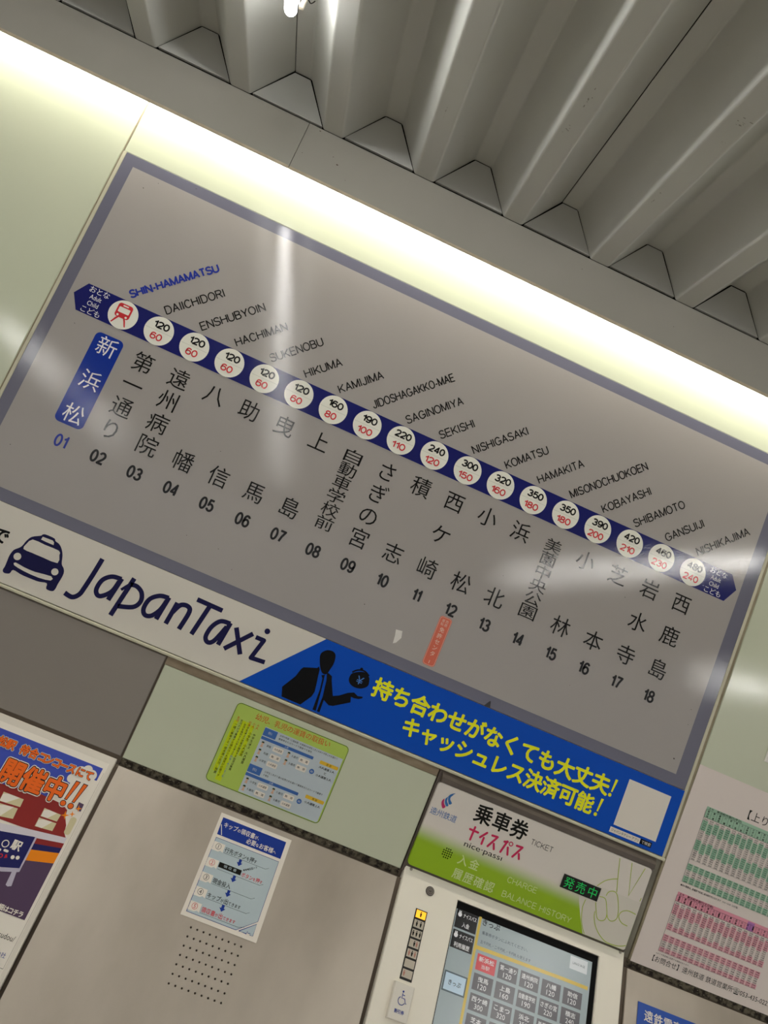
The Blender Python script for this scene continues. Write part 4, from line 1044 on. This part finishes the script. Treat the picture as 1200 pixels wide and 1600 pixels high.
for a in ([(.2276, -.1406), (.2689, -.1405), (.2701, -.1556), (.2289, -.1585)], [(.2311, -.1622), (.2676, -.1593), (.2692, -.1794), (.2439, -.1835)], [(.3128, -.1413), (.3473, -.142), (.3465, -.1559), (.3134, -.1574)], [(.3124, -.1605), (.3474, -.1592), (.3474, -.1744), (.3127, -.1775)]):
    w_ = G().poly(a, Q[3]).build('picture_window', m_pcream, bd, PF)
    (x0, y0), (x1, y1), (x2, y2), (x3, y3) = a
    G().poly([(x0 + .010, y0 - .0003), (x1 - .008, y1 - .0003), (x0 + .014, y3 + .001), (x0 + .0015, y3 + .001), (x0 + .001, y0 - .004)], Q[4]).build('glass_glint', m_sheetwhite, bd, PF)
G().rrect(.3680, -.1715, .3840 - .004, -.1375, .005, Q[3]).build('round_lantern', m_pcream, bd, PF)
G().poly([(.3673, -.1085), (.3783, -.1091), (.3790, -.1243), (.368, -.1222)], Q[3]).build('chimney', m_ppurple, PO, PF)
g = G()
def star4(g, x, y, r, z):
    return g.poly([(x + (r if k % 2 == 0 else r * .28) * math.cos(math.pi / 4 * k + .35), y + (r if k % 2 == 0 else r * .28) * math.sin(math.pi / 4 * k + .35)) for k in range(8)], z)
star4(g, .3548, -.1401, .0085, Q[4]); star4(g, .3665, -.1335, .0060, Q[4] + .0001); star4(g, .3725, -.1200, .0070, Q[4] + .0001)
g.build('sparkle', m_pamber, PO, PF)
G().poly([(-.28, -.1900), (.2556, -.1935), (.2889, -.1880), (.3790, -.1765), (.3789, -.1873), (.3261, -.1958), (.2612, -.2063), (-.28, -.2150)], Q[4]).build('eaves_band', m_ppale, PO, PF)
G().poly([(-.28, -.2100), (.3269, -.1956), (.3790, -.1870), (.3790, -.2053), (.3307, -.2154), (-.28, -.2200)], Q[3]).build('lower_wall', m_pred, PO, PF)
G().poly([(.2000, -.2150), (.3270, -.2060), (.3790, -.1965), (.3790, -.2060), (.3281, -.2172), (.2, -.2300)], Q[4]).build('shop_shade', m_pnavy, PO, PF)
G().poly([(.2000, -.2280), (.3281, -.2172), (.3790, -.2053), (.3788, -.2255), (.3281, -.2375), (.2, -.2500)], Q[3] + .00005).build('awning', m_pamber, PO, PF)
G().poly([(-.28, -.2450), (.3281, -.2375), (.3788, -.2255), (.3792, -.3280), (-.28, -.3280)], Q[2] + .0001).build('pavement', m_ppurple, PO, PF)
sg = G().poly([(-.05, -.2120), (.2612, -.2063), (.3240, -.1948), (.3259, -.2534), (.2947, -.2624), (-.05, -.2700)], Q[5]).build('signboard_print', m_pnavy, PO, PF)
G().ring(.2802, -.2235, .0060, .0017, Q[6]).kanji('駅', .3005, -.2193, .0190, Q[6], .03).text('〇', .255, -.226, h=.012, z=Q[6]).build('lettering', m_sheetwhite, sg, PF)
G().ell(.3046, -.2404, .0035, z=Q[6]).ell(.3133, -.2381, .0035, z=Q[6]).rrect(.2830, -.2365, .2925, -.2320, .002, Q[6]).rrect(.2700, -.2385, .2790, -.2340, .002, Q[6]).build('white_dot', m_sheetwhite, sg, PF)
G().ring(.2835, -.2450, .0030, .0016, Q[6]).poly([(.2910, -.2470), (.2960, -.2440), (.2930, -.2400), (.2950, -.2390), (.2905, -.2400)], Q[6]).build('red_mark', paint('poster_bright_red', '#d02b35'), sg, PF)
G().poly([(.2947, -.2624), (.3259, -.2534), (.3273, -.2600), (.2984, -.2690), (-.05, -.2770), (-.05, -.2700)], Q[5]).poly([(.3240, -.1948), (.3275, -.1945), (.3290, -.2590), (.3259, -.2600)], Q[6]).poly([(.3163, -.2619), (.3240, -.2590), (.3285, -.2850), (.3225, -.2880), (.3178, -.2864)], Q[6] + .0001).build('signboard_leg', m_plilac, PO, PF)
def outlined(body, xs, y, em, z, sx, names, wf, bf):
    for k, (c, x) in enumerate(zip(body, xs)):
        o1 = G().kanji(c, x, y, em, z, wf, sx, 2).build(names, m_sheetwhite, PO, PF)
        o2 = G().kanji(c, x, y, em, z + .0002, bf, sx, 2).build('letter_outline', m_pout, o1, PF)
        G().kanji(c, x, y, em, z + .0004, .035, sx, 2).build('letter_face', m_porange, o1, PF)
outlined('松駅待合コンコースにて', [.1748, .1925, .2221, .2415, .2603, .2745, .2912, .3068, .3231, .3420, .3601], -.0552, .0205, Q[6] + .0004, .9, 'letter', .12, .075)
outlined('開催中', [.2229, .2675, .3125], -.1020, .0500, Q[6] + .0006, .9, 'letter', .105, .070)
for dx in (0, .0160):
    o1 = G().stroke([(.3467 + dx, -.0740), (.3410 + dx, -.1120)], .0150, Q[6] + .0008, cap=True).ell(.3403 + dx, -.1212, .0078, z=Q[6] + .00079).build('letter', m_sheetwhite, PO, PF)
    o2 = G().poly([(.3425 + dx, -.0730), (.3525 + dx, -.0730), (.3440 + dx, -.1140), (.3380 + dx, -.1140)], Q[7] + .0008).ell(.3403 + dx, -.1212, .0062, z=Q[7] + .0008).build('letter_outline', m_pout, o1, PF)
    G().poly([(.3440 + dx, -.0745), (.3508 + dx, -.0745), (.3431 + dx, -.1127), (.3392 + dx, -.1127)], Q[8] + .0008).ell(.3403 + dx, -.1212, .0049, z=Q[8] + .0008).build('letter_face', m_porange, o1, PF)
g = G()
for c, x in zip('詳細はコチラ', (.3165, .3260, .3357, .3450, .3545, .3640)):
    g.kanji(c, x + .004, -.3215, .0110, Q[3], .03, .9, 2)
g.build('lettering', m_sheetwhite, PO, PF)
G().text('tsudou/', .3795, -.3610, h=.0095, w=.0340, z=Q[1], anchor='rc', res=2).build('web_address', m_txt, PO, PF)
G().text('式会社', .3785, -.3890, h=.0085, z=Q[1], anchor='rc', res=2).build('lettering', m_gblue, PO, PF)
G().rect(-.28, -.4080, .3850, -.3282, Q[0] - .0001).build('lower_field', m_sheetwhite, PO, PF)
g = G()
g.stroke([(.3850, -.0400), (.3850, -.4080), (-.28, -.4080)], .0006, Q[1])
g.build('sleeve_edge', mat('grey_film_edge', '#9b948a', .4, .4), PO, PF)
# ================================================================== ticket machine
TM = thing('ticket_machine', (1.32, 0.0, 0.80), 'cream ticket machine with white and green header and touch screen, bottom right', 'ticket machine')
HF = wall(0.008)
# dark housing around the header
G().box(1.0515, 1.049, 1.5960, 1.2765, -0.05, -.0042, .001).build('housing', m_brown, TM, HF)
G().add([(1.0560, 1.2765, -.004), (1.5950, 1.2765, -.004), (1.5930, 1.2640, .0055), (1.0600, 1.2640, .0055), (1.0600, 1.2535, .0055), (1.5930, 1.2535, .0055), (1.06, 1.2535, -.004), (1.593, 1.2535, -.004)],
        [(3, 2, 1, 0), (4, 5, 2, 3), (6, 7, 5, 4), (0, 1, 7, 6)][:3] + [(0, 3, 4, 6), (1, 7, 5, 2)]).build('hood', m_brown, TM, HF)
# header: white fading to green towards the bottom left
mh = bpy.data.materials.new('header_film_white_to_green')
mh.use_nodes = True
nt = mh.node_tree
b = nt.nodes['Principled BSDF']
b.inputs['Roughness'].default_value = .38
tc = nt.nodes.new('ShaderNodeTexCoord')
sp = nt.nodes.new('ShaderNodeSeparateXYZ')
nt.links.new(tc.outputs['Object'], sp.inputs[0])
mr = nt.nodes.new('ShaderNodeMapRange')
mr.interpolation_type = 'SMOOTHSTEP'
hx, hy, hz = ORIGIN[TM.name]
mr.inputs[1].default_value = 1.163 - hz
mr.inputs[2].default_value = 1.120 - hz
nt.links.new(sp.outputs['Z'], mr.inputs[0])
ma = nt.nodes.new('ShaderNodeMapRange')           # the fade climbs gently to the right
ma.inputs[1].default_value = 1.06 - hx
ma.inputs[2].default_value = 1.50 - hx
ma.inputs[3].default_value = 0.0
ma.inputs[4].default_value = 0.012
nt.links.new(sp.outputs['X'], ma.inputs[0])
sb = nt.nodes.new('ShaderNodeMath'); sb.operation = 'ADD'
nt.links.new(sp.outputs['Z'], sb.inputs[0]); nt.links.new(ma.outputs[0], sb.inputs[1])
nt.links.new(sb.outputs[0], mr.inputs[0])
mx = nt.nodes.new('ShaderNodeMix'); mx.data_type = 'RGBA'
mx.inputs['A'].default_value = srgb('#e6dfd6'); mx.inputs['B'].default_value = srgb('#98bf06')
nt.links.new(mr.outputs[0], mx.inputs['Factor'])
nt.links.new(mx.outputs['Result'], b.inputs['Base Color'])
m_hwhite = mat('header_white_film', '#e0dbcf', .38, .4)
hp = G().rrect(1.0560, 1.0665, 1.5905, 1.2525, .008, .004, z0=-.004).build('header_panel', mh, TM, HF)
T1, T2, T3 = .0043, .0046, .0049
# white circle area and hand outline at the right
pts = [(1.4497, 1.1400), (1.4588, 1.1172), (1.4681, 1.0988), (1.4761, 1.0836), (1.4855, 1.0665)]
circ = [(x, z) for x, z in ((1.4520, 1.1600), (1.4470, 1.1500), (1.4480, 1.1380), (1.4525, 1.1270), (1.4580, 1.1160), (1.4650, 1.1020), (1.4740, 1.0860), (1.4850, 1.0670))]
G().poly([(1.5870, 1.0670)] + [(1.5900, 1.0700), (1.5900, 1.1750)] + [(1.4700, 1.1750)] + circ[::1], T1).build('white_field', m_hwhite, TM, HF)
g = G()
for k, p in ART['hand'].items():
    p = [(min(x, 1.5885), min(max(z, 1.0685), 1.2515)) for x, z in p]
    straight = k in (0, 1, 8)
    g.stroke(p, .0016, T2 + .00003 * k, 0 if straight else 6)
g.build('hand_outline', mat('hand_line_green', '#b3c83c', .4, .3), TM, HF)
m_lblue = paint('logo_blue', '#3f74b5'); m_lred = paint('logo_magenta', '#c4376e')
G().poly(smooth(ART['logo_b1'], 3, True), T1).poly(smooth(ART['logo_b2'], 3, True), T2).poly(smooth(ART['logo_top'], 3, True), T2 + .0001).build('logo', m_lblue, TM, HF)
G().poly(smooth(ART['logo_red'], 3, True), T1).build('logo_stripe', m_lred, TM, HF)
G().line_of('遠州鉄道', 1.0683, 1.1903, .0165, .0158, T1, 0.0).build('operator_name', m_lblue, TM, HF)
for c, x in zip('乗車券', (1.1775, 1.2220, 1.2655)):
    G().kanji(c, x, 1.2228, .0440, T1, .020, .98, 4).build('title_character', m_txt, TM, HF)
g = G()
for k, p in ART['nice'].items():
    g.stroke(p, .0048, T1 + .00003 * k, cap=True)
g.ring(ART['pa_ring'][0][0], ART['pa_ring'][0][1], .0042, .0022, T2, 16)
g.build('pass_name', paint('raspberry_print', '#d2325f'), TM, HF)
G().text('nice·passı', 1.2055, 1.1490, h=.0150, w=.0920, z=T1, res=3).build('pass_name_roman', m_txt, TM, HF)
caps(G(), 'TICKET', 1.3000, 1.2085, .0125, .0545, .0012, T1, 0, 'lc').build('ticket_word', m_txt, TM, HF)
m_ghost = paint('pale_green_print', '#d3e2a4')
for c, x in zip('入金', (1.1700, 1.1975)):
    G().kanji(c, x, 1.1168, .0235, T1, .012).build('pale_character', m_ghost, TM, HF)
for k, c in enumerate('履歴確認'):
    G().kanji(c, 1.1700 + .0255 * k, 1.0858, .0240, T1, .012).build('pale_character', m_ghost, TM, HF)
caps(G(), 'CHARGE', 1.2800, 1.1150, .0130, .0725, .0014, T1, 0, 'lc').build('pale_word', m_ghost, TM, HF)
caps(G(), 'BALANCE', 1.2795, 1.0835, .0135, .0840, .0015, T1, 0, 'lc').build('pale_word', m_ghost, TM, HF)
caps(G(), 'HISTORY', 1.3715, 1.0835, .0135, .0780, .0015, T1, 0, 'lc').build('pale_word', m_ghost, TM, HF)
g = G()
for j in range(5):
    for i in range(5):
        if (i in (0, 4) and j in (0, 4)): continue
        g.ell(1.1313 + (i - 2) * .0048, 1.1175 + (j - 2) * .0048, .0016, z=T1, n=10)
g.build('speaker_hole', m_dark, TM, HF)
ld = G().box(1.3980, 1.1418, 1.4905, 1.1718, .0035, .0062, .0005).build('status_display', mat('display_black', '#0a0f0b', .2, .5), TM, HF)
g = G()
for c, x in zip('発売中', (1.4150, 1.4440, 1.4735)):
    g.kanji(c, x, 1.1568, .0255, .0064, -.005)
g.build('display_text', mat('lit_green', (.01, .42, .08, 1), .4, .2, emit=.30), ld, HF)

# leaning body; everything below is laid out on the leaning face
MF = slope(0.012)
SX0, SX1, SY1, SY0 = 1.1905, 1.5375, -.0090, -.60
BX0, BX1, BY1, BY0 = 1.0570, 1.5975, .0215, -.62
g = G()
# front plate as a frame around the screen opening, with real thickness
g.box(BX0, BY0, SX0, BY1, -.03, 0.0, .002)
g.box(SX1, BY0, BX1, BY1, -.03, 0.0, .002)
g.box(SX0 - .002, SY1, SX1 + .002, BY1, -.03, -.00002, 0)
g.build('front_plate', m_white, TM, MF)
G().box(SX0 - .001, SY0, SX1 + .001, SY1 + .001, -.032, -.0135).build('screen_well', m_dark, TM, MF)
G().box(SX0 + .0008, SY1 - .0160, SX1 - .001, SY1 - .0005, -.014, -.0050).box(SX1 - .0130, SY0, SX1 - .0008, SY1 - .001, -.014, -.0051).box(SX0 + .0003, SY0, SX0 + .0025, SY1 - .001, -.014, -.0049).build('screen_bezel', mat('matt_black', '#050505', .5, .12), TM, MF)
LF = slope(0.012 - .006)
def lcd(name, col, e=.16):
    return mat(name, col, .22, .5, emit=e)
l_bg = lcd('screen_blue_grey', '#9aa7ab'); l_key = lcd('screen_dark_key', '#17171b', .05); l_gk = lcd('screen_grey_key', '#5c5a60', .10); l_red = lcd('screen_red_key', '#c9434b')
l_yel = lcd('screen_yellow_line', '#c9ae4a'); l_pale = lcd('screen_pale_key', '#b4cbdc', .2); l_txt = lcd('screen_white_text', '#d8d8da', .2); l_dk = lcd('screen_black_text', '#101418', .02); l_frm = lcd('screen_slate_frame', '#4d5e66', .10)
screen = G().box(SX0 + .0025, SY0, SX1 - .0130, SY1 - .0160, -.0045, 0.0).build('touch_screen', l_bg, TM, LF)
U1, U2, U3 = .0003, .0006, .0009
G().rect(1.2475, SY0, 1.2535, -.0260, U1).poly([(1.2535, -.0820), (1.4600, -.0780), (1.5200, -.0780), (1.5200, -.0850), (1.4600, -.0850), (1.2535, -.0895)], U1).build('screen_divider', l_yel, screen, LF)
for y1, y0, t_ in ((-.0270, -.0640, '入金'), (-.0680, -.1034, '利用履歴')):
    k = G().rect(1.1950, y0, 1.2455, y1, U1).build('screen_key', l_key, screen, LF)
    g = G()
    g.text('ナイスパス', 1.2270, y1 - .0095, h=.0085, w=.0310, z=U2, res=2, bold=.01)
    g.ell(1.2030, y1 - .0100, .0046, z=U2, n=16).ell(1.2012, y1 - .0050, .0013, .0030, U2, 8).ell(1.2045, y1 - .0050, .0013, .0030, U2, 8)
    g.text(t_, 1.2205, y1 - .0275, h=.0095, w=.0170 if len(t_) < 3 else .0360, z=U2, res=2, bold=.015)
    g.build('key_text', l_txt, k, LF)
k = G().rect(1.1955, -.1850, 1.2475, -.1475, U1).build('screen_key', l_frm, screen, LF)
G().rect(1.1985, -.1820, 1.2445, -.1505, U2).build('key_face', l_pale, k, LF)
G().text('きっぷ', 1.2215, -.1665, h=.0095, w=.0280, z=U3, res=2, bold=.01).build('key_text', l_dk, k, LF)
G().text('きっぷ', 1.2780, -.0340, h=.0120, w=.0410, z=U1, res=3, bold=.01).build('screen_title', l_dk, screen, LF)
G().text('乗車券ボタンにふれてください。', 1.2600, -.0545, h=.0072, w=.110, z=U1, anchor='lc', res=2).text('五千円札・二千円札・千円札も使えます', 1.2600, -.0725, h=.0068, w=.120, z=U1, anchor='lc', res=2).build('screen_message', lcd('screen_grey_text', '#4a545c', .05), screen, LF)
k = G().rect(1.4715, -.0565, 1.5140, -.0310, U1).build('screen_key', lcd('screen_light_key', '#c9ced2', .2), screen, LF)
G().text('LANGUAGE', 1.4928, -.0437, h=.005, w=.030, z=U2, res=1).build('key_text', l_frm, k, LF)
KEYS = [[('新浜松', '当駅'), ('第一通り', '120'), ('遠州病院', '120'), ('八幡', '120'), ('助信', '120')],
        [('曳馬', '120'), ('上島', '160'), ('自動車学校', '190'), ('さぎの宮', '220'), ('積志', '240')],
        [('西ケ崎', '300'), ('こまつ', '320'), ('浜北', '350'), ('美薗中央', '350'), ('小林', '390')],
        [('芝本', '420'), ('岩水寺', '460'), ('西鹿島', '480'), ('', ''), ('', '')]]
for r, row in enumerate(KEYS):
    for c, (a, f_) in enumerate(row):
        if not a: continue
        x0, y1 = 1.2593 + .05125 * c, -.0955 - .0372 * r
        k = G().rect(x0, y1 - .0310, x0 + .0447, y1, U1).build('fare_key', l_red if (r, c) == (0, 0) else l_gk, screen, LF)
        G().text(a, x0 + .0223, y1 - .0092, h=.0098, w=min(.038, .0118 * len(a)), z=U2, res=2, bold=.012).text(f_, x0 + .0223, y1 - .0220, h=.0095 if f_ != '当駅' else .0080, w=.0190, z=U2, res=2).build('key_text', l_txt, k, LF)
G().box(SX0 + .0025, SY0, SX1 - .0130, SY1 - .0160, .0012, .0016)
# passenger count indicator, seven little windows
G().box(1.1023, -.1915, 1.1290, -.0560, -.001, .0014, .0004).build('indicator_frame', mat('frame_black', '#15110d', .4, .4), TM, MF)
m_lamp_on = mat('lit_amber', (1.0, .50, .03, 1), .4, .3, emit=.85)
m_lens = mat('grey_lens', '#c2b8a8', .4, .4)
PICT = [[(0, 1)], [(-.0045, 1), (.0045, 1)], [(-.0075, 1), (0, 1), (.0075, 1)], [(0, 1), (.0055, 0)], [(-.0065, 0), (0, 1), (.0065, 0)], [], [(-.007, 0)]]
for i in range(7):
    y1 = -.0580 - .0190 * i
    w_ = G().rect(1.1046, y1 - .0150, 1.1268, y1, .0017).build('indicator_window', m_lamp_on if i == 0 else m_lens, TM, MF)
    for black in (1, 0):
        g = G()
        for dx, bk in PICT[i]:
            if bk != black: continue
            cx_, cy_ = 1.1157 + dx, y1 - .0070
            g.ell(cx_, cy_ + .0040, .0013, z=.0020, n=10).poly([(cx_ - .0020, cy_ + .0022), (cx_ + .0020, cy_ + .0022), (cx_ + .0017, cy_ - .0018), (cx_ + .0009, cy_ - .0055), (cx_ - .0009, cy_ - .0055), (cx_ - .0017, cy_ - .0018)], .0020)
        if g.v:
            g.build('person_pictogram', m_txt if black else paint('faded_red_print', '#b98173'), w_, MF)
# key lock
lk = G().cyl(1.1240, -.0140, .0100, -.001, .0018, 28, .0094).build('key_lock', mat('dull_lock_metal', '#4d4740', .45, .5, .4), TM, MF, False)
G().ring(1.1240, -.0140, .0072, .0016, .0021).ring(1.1240, -.0140, .0040, .0016, .0022).rect(1.1234, -.0150, 1.1246, -.0090, .0024).build('keyway', mat('worn_grey_metal', '#87807a', .4, .5, .5), lk, MF)
# corner screws
scr = G().cyl(1.0712, .0140, .0032, 0.0, .0012, 18, .0030).cyl(1.0712, .0140, .0026, .0012, .0020, 18, .0012).build('screw', mat('worn_steel_screw', '#b5aea2', .35, .5, .5), TM, MF, True)
s2 = scr.copy(); COL.objects.link(s2); s2.parent = TM; s2.location = (1.5862 - 1.0712, 0, .0010)
# discount button cover with wheelchair mark
wc = G().box(1.0925, -.2640, 1.1345, -.1990, 0.0, .0120, .0012).build('discount_button', mat('white_button_cover', '#e6e1d6', .4, .5), TM, MF)
g = G()
cx_, cy_ = 1.1128, -.2270
g.ell(cx_ + .0005, cy_ + .0145, .0019, z=.0124, n=14)
g.stroke([(cx_ + .0002, cy_ + .0120), (cx_ - .0000, cy_ + .0030), (cx_ + .0065, cy_ + .0030), (cx_ + .0098, cy_ - .0050), (cx_ + .0120, cy_ - .0042)], .0013, .0124)
g.stroke([(cx_ + .0001, cy_ + .0085), (cx_ + .0055, cy_ + .0085)], .0013, .0125)
arc = [(cx_ + .0006 + .0072 * math.cos(math.radians(a)), cy_ - .0020 + .0072 * math.sin(math.radians(a))) for a in range(118, 345, 15)]
g.stroke(arc, .0013, .0126)
g.build('wheelchair_mark', m_gblue, wc, MF)
G().text('割引券', cx_ + .001, -.2480, h=.0070, w=.0205, z=.0124, res=2, bold=.02).build('lettering', m_gblue, wc, MF)

# ================================================================== timetable sheet
TT = thing('timetable_sheet', (1.90, -0.0005, 1.050), 'white paper timetable with a green table above a pink one, right of the machine', 'timetable')
TF = wall(0.0005)
G().add([(1.6170, 1.0490, .0004), (2.30, 1.0490, .0004), (2.30, 1.5120, .0004), (1.6215, 1.5120, .0004), (1.6170, 1.0490, .0012), (2.30, 1.0490, .0012), (2.30, 1.5120, .0012), (1.6215, 1.5120, .0012)], [(3, 2, 1, 0), (4, 5, 6, 7), (0, 1, 5, 4), (1, 2, 6, 5), (2, 3, 7, 6), (3, 0, 4, 7)]).build('paper', m_paper, TT, TF)
G().text('【上り】', 1.8060, 1.4490, h=.0225, z=.0015, res=3).build('heading', m_txt, TT, TF)
CW = .01485
def table(x0, zt, hdr, z1, z2, z3, col, title, nc, violet):
    """header, a first block of rows down to z1, a second block from z2 to z3"""
    P1, P2, P3 = .0015, .0018, .0021
    xr = x0 + CW * nc
    G().rect(x0, zt - hdr, xr, zt, P1).build('table_header', paint(col[0], col[1]), TT, TF)
    g = G(); t = G(); s = G()
    g.text(title, x0 + .004, zt - .0038, h=.0062, w=.088, z=P3, anchor='lc', res=1, bold=.01)
    heads = ['新浜松', '第一通', '遠病院', '八幡', '助信', '曳馬', '上島', '自動車', 'さぎの', '積志', '西ケ崎', '小松', '浜北', '美薗中', '小林', '芝本', '岩水寺', '西鹿島'] * 3
    for i in range(nc):
        xc = x0 + CW * (i + .5)
        for k, c in enumerate(heads[i]):
            g.kanji(c, xc, zt - .0105 - ((hdr - .0140) / max(1, len(heads[i]) - 1)) * k, .0048, P3, .02, res=1)
    for blk, (ya, yb) in enumerate(((zt - hdr - .002, z1), (z2, z3))):
        rows = round((ya - yb) / .0046)
        pit = (ya - yb) / rows
        for r in range(rows):
            y = ya - pit * (r + .5)
            for i in range(nc):
                xc = x0 + CW * (i + .5)
                rr = r - (1 if i % 2 else 0)
                on = (((rr - 1) // 5) % 2 == 0 and rr > 0) if blk == 0 else (r < 3 or r > 5)
                if on:
                    s.rect(x0 + CW * i + .0007, y - pit / 2, x0 + CW * (i + 1) - .0007, y + pit / 2, P2)
                hh = (5 + r * 17 // 22) if blk == 0 else 14 + r
                t.text('%d%02d' % (hh, (r * 13 + i * 3) % 60), xc, y, h=.0029, w=.0085, z=P3, res=1, bold=.02)
    o = s.build('table_stripe', paint(col[2], col[3]), TT, TF); o['kind'] = 'stuff'
    o = t.build('departure_times', m_txt, TT, TF); o['kind'] = 'stuff'
    g.build('table_lettering', m_txt, TT, TF)
    l = G()
    l.stroke([(x0, zt - .0075), (xr, zt - .0075)], .0004, P3)
    l.stroke([(x0, zt - hdr), (xr, zt - hdr)], .0006, P3)
    l.stroke([(x0, zt - .0075), (x0, z3)], .0006, P3)
    for i in range(1, nc):
        l.stroke([(x0 + CW * i, zt - .0075), (x0 + CW * i, zt - hdr)], .0004, P3)
    l.stroke([(x0, z3), (xr, z3)], .0004, P3)
    l.stroke([(x0, z1), (xr, z1)], .0003, P3)
    l.build('table_rule', m_txt, TT, TF)
    if violet:
        G().rect(x0 + CW * 12.4, zt - hdr, x0 + CW * 13.6, zt - .002, P2).build('violet_header_cell', paint('violet_print', '#b77bbd'), TT, TF)
table(1.6715, 1.4300, .0255, 1.3043, 1.2945, 1.2517, ('green_header_print', '#a6cbb1', 'green_stripe_print', '#a2cdb0'), '上り　新浜松方面行(平日)', 36, False)
table(1.6715, 1.2276, .0210, 1.1415, 1.1304, 1.0919, ('pink_header_print', '#e79cae', 'pink_stripe_print', '#eeb0bb'), '上り　新浜松方面行(土日祝)', 17, True)
g = G()
g.text('●印の電車は、終着駅で折返し新浜松行きになります　9:10〜16:00（15分毎）', 1.6715, 1.2440, h=.0050, w=.150, z=.0015, anchor='lc', res=1, bold=.01)
g.text('※ダイヤ改正時に変更する場合があります。', 1.6690, 1.0855, h=.0038, w=.085, z=.0015, anchor='lc', res=1)
g.text('【お問合せ】遠州鉄道 鉄道営業所☎053-435-0221', 1.6650, 1.0725, h=.0148, w=.302, z=.0015, anchor='lc', res=2)
g.build('contact_line', m_txt, TT, TF)

# white plate at the right edge
wp = thing('notice_plate', (1.80, -0.0005, 1.577), 'edge of a small white plate on the pale green wall at the right picture edge', 'sign')
G().box(1.7685, 1.5770, 1.98, 1.72, .0002, .0060, .001).build('plate', m_whiteplastic, wp, TF)

# blue sign on the right steel sheet
bs = thing('railway_notice_sign', (1.80, -0.04, 0.86), 'blue sign with white Japanese lettering on steel at the bottom right corner', 'sign')
BF = slope(0.0045)
G().box(1.6432, -.1900, 1.98, -.0680, .0002, .0016, .0003).build('sign_plate', mat('royal_blue_sign', '#1d4fae', .35, .5), bs, BF)
g = G()
for c, x in zip('遠鉄電車', (1.6703, 1.6940, 1.7178, 1.7415)):
    g.kanji(c, x, -.0895, .0232, .0019, .012)
g.build('lettering', m_sheetwhite, bs, BF)

bpy.data.scenes.remove(_ts)
bpy.data.curves.remove(_tc)
SC.render.use_persistent_data = False
